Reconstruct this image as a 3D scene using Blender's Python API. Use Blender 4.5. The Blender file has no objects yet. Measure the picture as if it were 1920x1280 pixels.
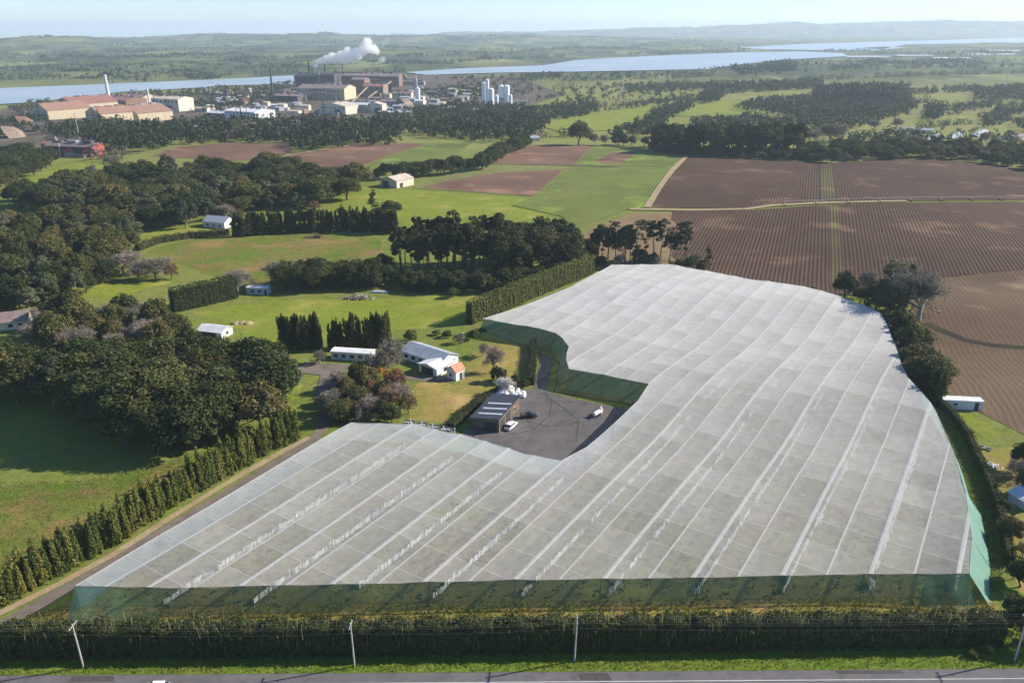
import bpy, math, random
import numpy as np
from mathutils import Vector
from mathutils.geometry import delaunay_2d_cdt
random.seed(7); RNG = np.random.default_rng(7)
sc = bpy.context.scene
C = sc.collection

# ------------------------------------------------------------------ camera, sky, sun, exposure
CAM_H = 100.0
HAZE = 8e-5
F_PX = 1493.0                      # focal length in pixels of the 1920 px wide photograph
TILT = math.radians(21.5)
cam = bpy.data.cameras.new('camera'); cam_o = bpy.data.objects.new('camera', cam); C.objects.link(cam_o)
cam.sensor_width = 36.0; cam.lens = 36.0 * F_PX / 1920.0
cam.clip_start = 1.0; cam.clip_end = 90000.0
cam_o.location = (0, 0, CAM_H); cam_o.rotation_euler = (math.pi / 2 - TILT, 0, 0)
sc.camera = cam_o

SUN_AZ, SUN_EL = math.radians(76), math.radians(30)      # azimuth clockwise from the view direction
sunv = Vector((math.sin(SUN_AZ) * math.cos(SUN_EL), math.cos(SUN_AZ) * math.cos(SUN_EL), math.sin(SUN_EL)))
w = bpy.data.worlds.new('World'); sc.world = w; w.use_nodes = True
nt = w.node_tree
sky = nt.nodes.new('ShaderNodeTexSky'); sky.sky_type = 'NISHITA'; sky.sun_disc = False
sky.sun_elevation = SUN_EL; sky.sun_rotation = SUN_AZ
sky.altitude = 100; sky.air_density = 0.9; sky.dust_density = 0.0; sky.ozone_density = 7.0
nt.links.new(sky.outputs[0], nt.nodes['Background'].inputs[0])
nt.nodes['Background'].inputs[1].default_value = 0.1
sl = bpy.data.lights.new('sun', 'SUN'); so = bpy.data.objects.new('sun', sl); C.objects.link(so)
sl.energy = 5.0; sl.angle = math.radians(0.5); sl.color = (1.0, 0.91, 0.77)
so.rotation_euler = (-sunv).to_track_quat('-Z', 'Y').to_euler(); so.location = (300, 100, 400)
sc.view_settings.view_transform = 'Standard'; sc.view_settings.look = 'None'
sc.view_settings.gamma = 1; sc.view_settings.exposure = 0.85; sc.view_settings.use_curve_mapping = False
sc.render.engine = 'CYCLES'
cy = sc.cycles
cy.max_bounces = 14; cy.diffuse_bounces = 2; cy.glossy_bounces = 2; cy.transmission_bounces = 3
cy.volume_bounces = 14; cy.transparent_max_bounces = 14
cy.use_denoising = True; cy.use_adaptive_sampling = True; cy.adaptive_threshold = 0.02
try: cy.denoiser = 'OPENIMAGEDENOISE'
except Exception: pass

# ------------------------------------------------------------------ helpers
def smooth(t):
    t = np.clip(t, 0, 1); return t * t * (3 - 2 * t)

def ray(px, py):
    u = (px - 960) / F_PX; v = (640 - py) / F_PX
    return u, math.cos(TILT) + v * math.sin(TILT), -math.sin(TILT) + v * math.cos(TILT)

def flat(px, py, z):
    a, b, c = ray(px, py)
    c = min(c, -0.004)
    t = (z - CAM_H) / c
    return a * t, b * t

WATER_Z = -20.6
WATER_PX = [
    [(-60, 172), (0, 166), (200, 158), (420, 149), (550, 142), (556, 158), (420, 161), (360, 166), (230, 173), (60, 193), (-60, 199)],
    [(760, 136), (860, 129), (1020, 123), (1080, 113), (1230, 105), (1390, 99), (1500, 97), (1580, 100), (1590, 106), (1480, 112), (1380, 122), (1330, 130), (1080, 135), (930, 137), (800, 141)],
    [(1380, 90), (1500, 83), (1920, 71), (2010, 70), (2010, 79), (1700, 84), (1640, 95), (1560, 95), (1440, 93)],
    [(1610, 91), (1660, 88), (1700, 90), (1660, 93)],
]
WATER = [np.array([flat(x, y, WATER_Z) for x, y in p]) for p in WATER_PX]

def inside(poly, x, y):
    x = np.asarray(x, float); y = np.asarray(y, float)
    r = np.zeros(x.shape, bool); n = len(poly)
    for i in range(n):
        x1, y1 = poly[i]; x2, y2 = poly[(i + 1) % n]
        if y1 == y2: continue
        c = ((y1 > y) != (y2 > y)) & (x < (x2 - x1) * (y - y1) / (y2 - y1) + x1)
        r ^= c
    return r

def dist_poly(poly, x, y):
    x = np.asarray(x, float); y = np.asarray(y, float)
    d = np.full(x.shape, 1e9); n = len(poly)
    for i in range(n):
        a = np.array(poly[i]); b = np.array(poly[(i + 1) % n]); ab = b - a
        t = np.clip(((x - a[0]) * ab[0] + (y - a[1]) * ab[1]) / max(ab @ ab, 1e-9), 0, 1)
        d = np.minimum(d, np.hypot(x - a[0] - t * ab[0], y - a[1] - t * ab[1]))
    return np.where(inside(poly, x, y), 0, d)

def hgt(x, y):
    x = np.asarray(x, float); y = np.asarray(y, float)
    z = -21.6 * smooth((y - 450) / 900.0)
    z = z + smooth((y - 135) / 60) * (1 - smooth((y - 800) / 500)) * (0.8 * np.sin(0.021 * x + 0.4) * np.cos(0.019 * y + 0.3) + 0.7 * np.sin(0.009 * x + 0.013 * y))
    win = smooth((y - 150) / 40) * (1 - smooth((y - 320) / 60)) * smooth((x + 10) / 70) * (1 - smooth((x - 170) / 60))
    z = z + 1.4 * win * np.cos(2 * math.pi * (y - 203) / 88.0)
    far = smooth((y - 1900) / 1200)
    if np.any(far > 0):
        roll = 9 + 7 * np.sin(x / 310 + 1.3 * np.sin(y / 520)) * np.sin(y / 390 + 0.8 * np.sin(x / 450)) + 3 * np.sin(x / 120 + y / 95)
        m = np.ones(np.shape(far))
        for p in WATER:
            m = np.minimum(m, smooth(dist_poly(p, x, y) / 420))
        z = z + far * m * roll
        z = z - 2.0 * (1 - np.minimum(1, m * 6)) * far
        st = 6300 + 6700 * smooth((x / np.maximum(y, 1) + 0.02) / 0.28)      # the land falls away behind the hill ranges
        z = z - 190 * smooth((y - st) / 6000)
    return z

def P(px, py, dz=0.0):
    a, b, c = ray(px, py); z = 0.0
    c = min(c, -0.004)
    for _ in range(14):
        t = (z + dz - CAM_H) / c
        z = 0.5 * z + 0.5 * float(hgt(a * t, b * t))
    t = (z + dz - CAM_H) / c
    return Vector((a * t, b * t, z + dz))

def ppm(py):                        # photograph pixels per metre near image row py
    p = P(960, py); return F_PX / (p.y * math.cos(TILT) + (CAM_H - p.z) * math.sin(TILT))

def mesh_np(name, v, q, mats=()):
    v = np.asarray(v, np.float32); q = np.asarray(q, np.int32)
    m = bpy.data.meshes.new(name); k = q.shape[1]
    m.vertices.add(len(v)); m.vertices.foreach_set('co', v.ravel())
    m.loops.add(q.size); m.loops.foreach_set('vertex_index', q.ravel())
    m.polygons.add(len(q)); m.polygons.foreach_set('loop_start', np.arange(0, q.size, k, dtype=np.int32))
    m.update(calc_edges=True); m.validate()
    for a in mats: m.materials.append(a)
    return m

class MB:                           # collects simple solids; build() links them as one mesh object
    def __init__(s): s.v = []; s.f = []
    def add(s, vs, fs):
        o = len(s.v); s.v += [tuple(a) for a in vs]; s.f += [tuple(i + o for i in f) for f in fs]; return s
    def box(s, x0, x1, y0, y1, z0, z1):
        return s.add([(x0, y0, z0), (x1, y0, z0), (x1, y1, z0), (x0, y1, z0), (x0, y0, z1), (x1, y0, z1), (x1, y1, z1), (x0, y1, z1)],
                     [(0, 3, 2, 1), (4, 5, 6, 7), (0, 1, 5, 4), (1, 2, 6, 5), (2, 3, 7, 6), (3, 0, 4, 7)])
    def tube(s, p, r, n=6, cap=True):
        p = [Vector(a) for a in p]; r = r if isinstance(r, (list, tuple)) else [r] * len(p); vs = []
        for i, c in enumerate(p):
            d = (p[min(i + 1, len(p) - 1)] - p[max(i - 1, 0)]).normalized()
            a = d.cross(Vector((0, 0, 1)) if abs(d.z) < 0.9 else Vector((1, 0, 0))).normalized(); b = d.cross(a)
            for k in range(n):
                t = 2 * math.pi * k / n; vs.append(c + (a * math.cos(t) + b * math.sin(t)) * r[i])
        fs = [(i * n + k, i * n + (k + 1) % n, (i + 1) * n + (k + 1) % n, (i + 1) * n + k) for i in range(len(p) - 1) for k in range(n)]
        if cap: fs += [tuple(range(n))[::-1], tuple((len(p) - 1) * n + k for k in range(n))]
        return s.add(vs, fs)
    def extr(s, prof, y0, y1):      # closed (x, z) profile, extruded along y
        n = len(prof); vs = [(x, y0, z) for x, z in prof] + [(x, y1, z) for x, z in prof]
        return s.add(vs, [tuple(range(n))[::-1], tuple(range(n, 2 * n))] + [(i, (i + 1) % n, n + (i + 1) % n, n + i) for i in range(n)][::1])
    def mesh(s, name, mat):
        m = bpy.data.meshes.new(name); m.from_pydata(s.v, [], s.f); m.update()
        if mat: m.materials.append(mat)
        return m
    def build(s, name, mat, parent=None):
        return obj(name, s.mesh(name, mat), parent)

def obj(name, mesh, parent=None, loc=None):
    o = bpy.data.objects.new(name, mesh); C.objects.link(o)
    if parent is not None: o.parent = parent
    if loc is not None: o.location = loc
    return o

def tag(o, label=None, cat=None, group=None, kind=None):
    if label: o['label'] = label
    if cat: o['category'] = cat
    if group: o['group'] = group
    if kind: o['kind'] = kind
    return o

def thing(name, label, cat, loc=(0, 0, 0), rz=0.0, group=None):
    o = bpy.data.objects.new(name, None); C.objects.link(o); o.empty_display_size = 0.5
    o.location = loc; o.rotation_euler = (0, 0, rz)
    return tag(o, label, cat, group)

# ------------------------------------------------------------------ materials
def new_mat(name):
    m = bpy.data.materials.new(name); m.use_nodes = True
    return m, m.node_tree, m.node_tree.nodes['Principled BSDF']

def N(nt, t, **kw):
    n = nt.nodes.new(t)
    for k, v in kw.items():
        if k in ('operation', 'blend_type', 'data_type', 'feature', 'noise_dimensions', 'distance', 'bands_direction', 'wave_type', 'interpolation_type', 'clamp', 'use_clamp'): setattr(n, k, v)
        else: n.inputs[k].default_value = v
    return n

def mixc(nt, fac, a, b, blend='MIX'):
    n = nt.nodes.new('ShaderNodeMix'); n.data_type = 'RGBA'; n.blend_type = blend
    for s, v in ((0, fac), (6, a), (7, b)):
        if isinstance(v, (int, float)): n.inputs[s].default_value = v
        elif isinstance(v, tuple): n.inputs[s].default_value = (*v[:3], 1)
        else: nt.links.new(v, n.inputs[s])
    return n.outputs[2]

def noisef(nt, vec, scale, lo=0.35, hi=0.65, detail=4, rough=0.6):
    n = N(nt, 'ShaderNodeTexNoise', Scale=scale, Detail=detail, Roughness=rough)
    if vec is not None: nt.links.new(vec, n.inputs['Vector'])
    r = N(nt, 'ShaderNodeMapRange'); r.inputs[1].default_value = lo; r.inputs[2].default_value = hi
    nt.links.new(n.outputs[0], r.inputs[0]); return r.outputs[0]

def pos(nt): return nt.nodes.new('ShaderNodeNewGeometry').outputs['Position']

def bump(nt, b, h, strength, dist):
    n = N(nt, 'ShaderNodeBump', Strength=strength, Distance=dist); nt.links.new(h, n.inputs['Height'])
    nt.links.new(n.outputs[0], b.inputs['Normal'])

def plain(name, col, rough=0.7, var=0.12, scale=1.5, metal=0.0, spec=0.3):
    m, nt, b = new_mat(name)
    tc = nt.nodes.new('ShaderNodeTexCoord').outputs['Object']
    f = noisef(nt, tc, scale)
    d = tuple(max(0, c * (1 - var * 1.6)) for c in col); l = tuple(min(1, c * (1 + var)) for c in col)
    nt.links.new(mixc(nt, f, d, l), b.inputs['Base Color'])
    b.inputs['Roughness'].default_value = rough; b.inputs['Metallic'].default_value = metal
    b.inputs['Specular IOR Level'].default_value = spec
    return m

def ground_mat(name, cols, scales=(0.012, 0.09, 0.8), rough=1.0, bstr=0.5, bdist=0.3, bscale=1.6):
    """cols: base, second patch, third patch, fine dark; mixed by noise of three sizes in world space"""
    m, nt, b = new_mat(name); p = pos(nt)
    c = mixc(nt, noisef(nt, p, scales[0], 0.38, 0.62), cols[0], cols[1])
    c = mixc(nt, noisef(nt, p, scales[1], 0.42, 0.72), c, cols[2])
    c = mixc(nt, noisef(nt, p, scales[2], 0.45, 0.75, 6, 0.7), c, cols[3])
    c = mixc(nt, noisef(nt, p, 0.32, 0.50, 0.72, 7, 0.75), c, tuple(0.62 * q for q in cols[0]))
    c = mixc(nt, noisef(nt, p, 0.045, 0.52, 0.70, 5, 0.7), c, tuple(min(1, 1.28 * q) for q in cols[2]))
    nt.links.new(c, b.inputs['Base Color']); b.inputs['Roughness'].default_value = rough
    b.inputs['Specular IOR Level'].default_value = 0.1
    n = N(nt, 'ShaderNodeTexNoise', Scale=bscale, Detail=5, Roughness=0.7); nt.links.new(p, n.inputs['Vector'])
    bump(nt, b, n.outputs[0], bstr, bdist)
    return m

def furrow_mat(name, crest, trough, az, spacing, patch, pscale=0.02, wob=0.0, bdist=0.25, amt=0.75):
    """tilled soil: furrows run along compass direction az (clockwise from +Y)"""
    m, nt, b = new_mat(name); p = pos(nt)
    mp = nt.nodes.new('ShaderNodeMapping'); mp.vector_type = 'POINT'
    mp.inputs['Rotation'].default_value = (0, 0, az); nt.links.new(p, mp.inputs['Vector'])
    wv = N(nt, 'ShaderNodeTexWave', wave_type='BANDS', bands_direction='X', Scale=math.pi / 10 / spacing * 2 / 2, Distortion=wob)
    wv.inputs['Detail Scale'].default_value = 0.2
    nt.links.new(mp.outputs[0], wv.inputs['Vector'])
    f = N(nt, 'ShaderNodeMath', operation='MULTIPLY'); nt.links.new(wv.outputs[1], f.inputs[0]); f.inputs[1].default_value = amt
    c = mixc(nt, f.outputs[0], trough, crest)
    c = mixc(nt, noisef(nt, p, pscale, 0.4, 0.75), c, patch)
    dk = tuple(x * 0.75 for x in crest)
    c2 = mixc(nt, noisef(nt, p, 0.25, 0.45, 0.8), c, dk)
    c2 = mixc(nt, noisef(nt, p, 0.0085, 0.42, 0.66, 5, 0.65), c2, tuple(x * 0.62 for x in patch))     # damp patches
    c2 = mixc(nt, noisef(nt, p, 0.03, 0.56, 0.74, 3), c2, tuple(min(1, x * 1.45) for x in crest))   # dry patches
    nt.links.new(c2, b.inputs['Base Color']); b.inputs['Roughness'].default_value = 1
    b.inputs['Specular IOR Level'].default_value = 0.1
    bump(nt, b, wv.outputs[1], 0.8, bdist)
    return m

def leaf_mat(name, dark, light, trans=0.25, var=0.5):
    m, nt, b = new_mat(name)
    g = nt.nodes.new('ShaderNodeNewGeometry'); oi = nt.nodes.new('ShaderNodeObjectInfo')
    c = mixc(nt, g.outputs['Random Per Island'], dark, light)
    hs = nt.nodes.new('ShaderNodeHueSaturation')
    r = N(nt, 'ShaderNodeMapRange'); nt.links.new(oi.outputs['Random'], r.inputs[0])
    r.inputs[3].default_value = 1 - var * 0.6; r.inputs[4].default_value = 1 + var * 0.7
    r2 = N(nt, 'ShaderNodeMapRange'); nt.links.new(oi.outputs['Random'], r2.inputs[0])
    r2.inputs[3].default_value = 0.53; r2.inputs[4].default_value = 0.462
    nt.links.new(r.outputs[0], hs.inputs['Value']); nt.links.new(r2.outputs[0], hs.inputs['Hue'])
    nt.links.new(c, hs.inputs['Color'])
    tl = nt.nodes.new('ShaderNodeBsdfTranslucent'); mx = nt.nodes.new('ShaderNodeMixShader')
    mx.inputs[0].default_value = trans
    nt.links.new(hs.outputs[0], b.inputs['Base Color']); nt.links.new(hs.outputs[0], tl.inputs[0])
    b.inputs['Roughness'].default_value = 0.75; b.inputs['Specular IOR Level'].default_value = 0.15
    nt.links.new(b.outputs[0], mx.inputs[1]); nt.links.new(tl.outputs[0], mx.inputs[2])
    nt.links.new(mx.outputs[0], nt.nodes['Material Output'].inputs[0])
    return m

def net_mat(name, col, opac, trans_col, scale=0.35, sheen=0.0, var=0.06, back=None):
    m, nt, b = new_mat(name); p = pos(nt)
    f = noisef(nt, p, scale, 0.3, 0.7, 6, 0.7)
    c = mixc(nt, f, tuple(x * 0.92 for x in col), col)
    nt.links.new(c, b.inputs['Base Color']); b.inputs['Roughness'].default_value = 0.8
    b.inputs['Specular IOR Level'].default_value = 0.1
    b.inputs['Sheen Weight'].default_value = sheen; b.inputs['Sheen Roughness'].default_value = 0.4
    tl = nt.nodes.new('ShaderNodeBsdfTranslucent'); tl.inputs[0].default_value = (*trans_col, 1)
    m1 = nt.nodes.new('ShaderNodeMixShader'); m1.inputs[0].default_value = 0.3
    nt.links.new(b.outputs[0], m1.inputs[1]); nt.links.new(tl.outputs[0], m1.inputs[2])
    tp = nt.nodes.new('ShaderNodeBsdfTransparent')
    m2 = nt.nodes.new('ShaderNodeMixShader')
    r = N(nt, 'ShaderNodeMapRange'); nt.links.new(f, r.inputs[0]); r.inputs[3].default_value = opac - var; r.inputs[4].default_value = opac + var
    fac = r.outputs[0]
    wv_ = noisef(nt, p, 2.6, 0.3, 0.7, 3, 0.8); wm = N(nt, 'ShaderNodeMapRange'); nt.links.new(wv_, wm.inputs[0]); wm.inputs[3].default_value = -0.05; wm.inputs[4].default_value = 0.05
    wa = N(nt, 'ShaderNodeMath', operation='ADD'); nt.links.new(fac, wa.inputs[0]); nt.links.new(wm.outputs[0], wa.inputs[1]); fac = wa.outputs[0]
    if back:                        # grazing-view whitening painted in as opacity growing towards the back; each piece differs
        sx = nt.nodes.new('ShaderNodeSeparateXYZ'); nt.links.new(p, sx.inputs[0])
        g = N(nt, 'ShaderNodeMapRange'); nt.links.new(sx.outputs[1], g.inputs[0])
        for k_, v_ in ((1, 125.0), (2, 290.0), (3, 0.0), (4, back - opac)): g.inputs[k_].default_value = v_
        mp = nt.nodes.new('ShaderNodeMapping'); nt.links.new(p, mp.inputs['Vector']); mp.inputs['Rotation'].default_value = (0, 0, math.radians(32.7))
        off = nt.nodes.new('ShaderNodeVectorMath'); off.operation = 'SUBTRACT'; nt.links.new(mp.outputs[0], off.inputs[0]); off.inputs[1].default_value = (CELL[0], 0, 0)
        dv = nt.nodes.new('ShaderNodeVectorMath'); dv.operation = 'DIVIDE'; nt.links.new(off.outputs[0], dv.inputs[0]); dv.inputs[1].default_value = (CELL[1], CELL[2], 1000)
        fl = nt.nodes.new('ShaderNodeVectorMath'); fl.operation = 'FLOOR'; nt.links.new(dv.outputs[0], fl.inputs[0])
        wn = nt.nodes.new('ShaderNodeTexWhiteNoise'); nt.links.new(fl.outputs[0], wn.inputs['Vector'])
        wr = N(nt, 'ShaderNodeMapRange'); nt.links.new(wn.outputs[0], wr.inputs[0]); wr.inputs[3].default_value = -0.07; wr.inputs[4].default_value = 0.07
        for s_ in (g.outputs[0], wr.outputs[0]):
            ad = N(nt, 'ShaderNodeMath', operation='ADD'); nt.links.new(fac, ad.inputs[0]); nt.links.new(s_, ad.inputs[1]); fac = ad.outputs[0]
    nt.links.new(fac, m2.inputs[0])
    nt.links.new(tp.outputs[0], m2.inputs[1]); nt.links.new(m1.outputs[0], m2.inputs[2])
    nt.links.new(m2.outputs[0], nt.nodes['Material Output'].inputs[0])
    return m

M = {}
M['pasture'] = ground_mat('pasture', [(0.15, 0.185, 0.02), (0.21, 0.225, 0.035), (0.21, 0.185, 0.055), (0.09, 0.115, 0.015)])
M['lush'] = ground_mat('lush_grass', [(0.16, 0.215, 0.018), (0.21, 0.25, 0.028), (0.22, 0.21, 0.045), (0.105, 0.15, 0.013)], (0.02, 0.12, 1.1))
M['weedy'] = ground_mat('weedy_meadow', [(0.11, 0.175, 0.018), (0.185, 0.19, 0.04), (0.22, 0.13, 0.06), (0.055, 0.095, 0.012)], (0.035, 0.1, 0.7), bdist=0.6)
M['lawn'] = ground_mat('dry_lawn', [(0.27, 0.225, 0.05), (0.19, 0.20, 0.04), (0.33, 0.22, 0.09), (0.16, 0.15, 0.035)], (0.03, 0.12, 1.2))
M['verge'] = ground_mat('verge_grass', [(0.13, 0.21, 0.02), (0.20, 0.23, 0.035), (0.10, 0.15, 0.02), (0.06, 0.09, 0.015)], (0.08, 0.4, 2.0))
M['floor'] = ground_mat('orchard_floor', [(0.13, 0.14, 0.04), (0.20, 0.15, 0.07), (0.16, 0.165, 0.045), (0.07, 0.075, 0.03)], (0.05, 0.2, 1.0))
M['asphalt'] = ground_mat('asphalt', [(0.145, 0.137, 0.143), (0.165, 0.155, 0.16), (0.12, 0.113, 0.118), (0.11, 0.105, 0.108)], (0.07, 0.4, 5), 0.9, 0.2, 0.02, 20)
M['yard'] = ground_mat('yard_chip_seal', [(0.125, 0.114, 0.108), (0.15, 0.132, 0.122), (0.105, 0.098, 0.096), (0.085, 0.08, 0.077)], (0.05, 0.16, 1.3), 0.95, 0.2, 0.03, 12)
M['drive'] = ground_mat('drive_gravel', [(0.17, 0.14, 0.115), (0.21, 0.17, 0.14), (0.13, 0.115, 0.10), (0.12, 0.105, 0.085)], (0.06, 0.3, 3), 1, 0.3, 0.05, 8)
M['sand'] = ground_mat('bare_sandy_soil', [(0.36, 0.26, 0.17), (0.42, 0.32, 0.22), (0.25, 0.23, 0.09), (0.22, 0.16, 0.10)], (0.1, 0.4, 3))
M['drygrass'] = ground_mat('dry_brown_grass', [(0.27, 0.175, 0.10), (0.22, 0.15, 0.08), (0.17, 0.15, 0.06), (0.13, 0.09, 0.055)], (0.05, 0.15, 0.9))
M['millground'] = ground_mat('mill_yard', [(0.11, 0.088, 0.07), (0.07, 0.062, 0.052), (0.17, 0.13, 0.10), (0.06, 0.075, 0.03)], (0.008, 0.03, 0.12), bdist=1)
M['ditch'] = ground_mat('damp_ditch', [(0.035, 0.026, 0.02), (0.05, 0.036, 0.026), (0.04, 0.04, 0.02), (0.025, 0.02, 0.015)])
M['tyre'] = ground_mat('tyre_marks', [(0.085, 0.078, 0.075), (0.10, 0.09, 0.086), (0.075, 0.07, 0.068), (0.07, 0.066, 0.064)], (0.1, 0.6, 3), 0.9, 0.1, 0.02, 12)
M['white_line'] = plain('road_paint', (0.62, 0.62, 0.60), 0.8, 0.1, 6)
AZ = math.radians(20)
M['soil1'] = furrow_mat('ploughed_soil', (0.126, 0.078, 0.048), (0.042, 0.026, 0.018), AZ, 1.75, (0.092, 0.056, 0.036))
M['soil2'] = furrow_mat('tilled_soil', (0.21, 0.122, 0.082), (0.17, 0.098, 0.066), AZ, 1.2, (0.18, 0.105, 0.072), bdist=0.06)
M['soil3'] = furrow_mat('harrowed_soil', (0.165, 0.115, 0.074), (0.115, 0.078, 0.05), math.radians(16), 1.9, (0.14, 0.092, 0.058), wob=7, bdist=0.07, pscale=0.05)
M['crop'] = furrow_mat('crop_rows', (0.16, 0.22, 0.035), (0.12, 0.085, 0.045), math.radians(17), 2.1, (0.15, 0.195, 0.04), bdist=0.1, amt=1.0)
M['crop2'] = furrow_mat('striped_crop', (0.165, 0.215, 0.055), (0.20, 0.15, 0.085), math.radians(17), 14.0, (0.19, 0.20, 0.065), bdist=0.02, amt=0.9)
M['weedstrip'] = furrow_mat('weedy_rows', (0.145, 0.135, 0.05), (0.068, 0.05, 0.03), AZ, 1.65, (0.11, 0.085, 0.045))

# ------------------------------------------------------------------ terrain, water, hills
def far_mat():
    m, nt, b = new_mat('countryside'); p = pos(nt)
    near = M['pasture']
    # pasture near by, a patchwork of paddocks, crops and bush farther away
    mp = nt.nodes.new('ShaderNodeMapping'); nt.links.new(p, mp.inputs['Vector']); mp.inputs['Scale'].default_value = (1, 0.8, 0); mp.inputs['Rotation'].default_value = (0, 0, 0.35)
    vo = N(nt, 'ShaderNodeTexVoronoi', Scale=1 / 320.0); nt.links.new(mp.outputs[0], vo.inputs['Vector'])
    sep = nt.nodes.new('ShaderNodeSeparateColor'); nt.links.new(vo.outputs['Color'], sep.inputs[0])
    cr = nt.nodes.new('ShaderNodeValToRGB'); cr.color_ramp.interpolation = 'CONSTANT'; e = cr.color_ramp.elements
    cols = [(0.0, (0.17, 0.195, 0.05)), (0.25, (0.22, 0.235, 0.08)), (0.45, (0.09, 0.11, 0.04)), (0.6, (0.26, 0.265, 0.10)), (0.72, (0.05, 0.065, 0.03)), (0.84, (0.16, 0.125, 0.08)), (0.92, (0.07, 0.09, 0.035))]
    e[0].position = 0; e[0].color = (*cols[0][1], 1); e[1].position = cols[1][0]; e[1].color = (*cols[1][1], 1)
    for a, c in cols[2:]:
        k = e.new(a); k.color = (*c, 1)
    nt.links.new(sep.outputs[0], cr.inputs[0])
    mp2 = nt.nodes.new('ShaderNodeMapping'); nt.links.new(p, mp2.inputs['Vector']); mp2.inputs['Scale'].default_value = (1, 0.55, 1)
    bush = noisef(nt, mp2.outputs[0], 0.0032, 0.465, 0.53, 7, 0.7)
    c = mixc(nt, bush, cr.outputs[0], (0.040, 0.055, 0.024))
    c = mixc(nt, noisef(nt, p, 0.02, 0.4, 0.8), c, (0.15, 0.165, 0.07))
    n1 = mixc(nt, noisef(nt, p, 0.012, 0.38, 0.62), (0.15, 0.19, 0.03), (0.20, 0.215, 0.05))
    n1 = mixc(nt, noisef(nt, p, 0.09, 0.42, 0.72), n1, (0.19, 0.185, 0.06))
    n1 = mixc(nt, noisef(nt, p, 0.8, 0.45, 0.75, 6, 0.7), n1, (0.08, 0.125, 0.022))
    n1 = mixc(nt, noisef(nt, p, 0.32, 0.50, 0.72, 7, 0.75), n1, (0.09, 0.115, 0.02))
    sx = nt.nodes.new('ShaderNodeSeparateXYZ'); nt.links.new(p, sx.inputs[0])
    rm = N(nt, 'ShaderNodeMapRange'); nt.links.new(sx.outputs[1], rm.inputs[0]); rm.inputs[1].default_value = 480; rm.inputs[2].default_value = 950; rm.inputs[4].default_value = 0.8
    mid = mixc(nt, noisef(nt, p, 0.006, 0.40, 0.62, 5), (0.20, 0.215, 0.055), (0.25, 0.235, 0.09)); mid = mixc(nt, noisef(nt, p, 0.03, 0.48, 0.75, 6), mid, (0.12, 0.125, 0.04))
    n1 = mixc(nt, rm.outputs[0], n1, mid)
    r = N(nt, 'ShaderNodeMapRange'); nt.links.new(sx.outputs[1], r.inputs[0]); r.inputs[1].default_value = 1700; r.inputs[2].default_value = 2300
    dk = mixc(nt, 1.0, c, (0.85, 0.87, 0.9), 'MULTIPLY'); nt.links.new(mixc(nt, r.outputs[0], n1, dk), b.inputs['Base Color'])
    b.inputs['Roughness'].default_value = 1; b.inputs['Specular IOR Level'].default_value = 0.05
    n = N(nt, 'ShaderNodeTexNoise', Scale=1.3, Detail=5, Roughness=0.7); nt.links.new(p, n.inputs['Vector'])
    bump(nt, b, n.outputs[0], 0.4, 0.3)
    return m
M['country'] = far_mat()

ys = [-260.0]
while ys[-1] < 24000: ys.append(ys[-1] + max(8.0, (ys[-1] - 500) * 0.02))
ys = np.array(ys); xs = [0.0]
while xs[-1] < 23000: xs.append(xs[-1] + max(9.0, (xs[-1] - 420) * 0.045))
xs = np.array(xs); xs = np.concatenate([-xs[:0:-1], xs])
GX, GY = np.meshgrid(xs, ys); GZ = hgt(GX, GY)
nx, ny = len(xs), len(ys)
i, j = np.meshgrid(np.arange(nx - 1), np.arange(ny - 1)); a = (j * nx + i).ravel()
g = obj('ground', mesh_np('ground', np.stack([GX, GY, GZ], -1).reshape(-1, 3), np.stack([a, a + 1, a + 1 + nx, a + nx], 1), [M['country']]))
for p_ in g.data.polygons: p_.use_smooth = True
tag(g, 'rolling green farmland running out to the estuary', 'ground', kind='structure')

def water_mat():
    m, nt, b = new_mat('estuary_water'); p = pos(nt)
    nt.links.new(mixc(nt, noisef(nt, p, 0.004, 0.4, 0.7), (0.30, 0.35, 0.38), (0.42, 0.44, 0.44)), b.inputs['Base Color'])
    b.inputs['Roughness'].default_value = 0.3; b.inputs['Specular IOR Level'].default_value = 0.5
    mp = nt.nodes.new('ShaderNodeMapping'); nt.links.new(p, mp.inputs['Vector']); mp.inputs['Scale'].default_value = (0.05, 0.12, 0.1)
    n = N(nt, 'ShaderNodeTexNoise', Scale=1.0, Detail=4); nt.links.new(mp.outputs[0], n.inputs['Vector'])
    bump(nt, b, n.outputs[0], 0.25, 1.0); return m
M['water'] = water_mat()

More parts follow.
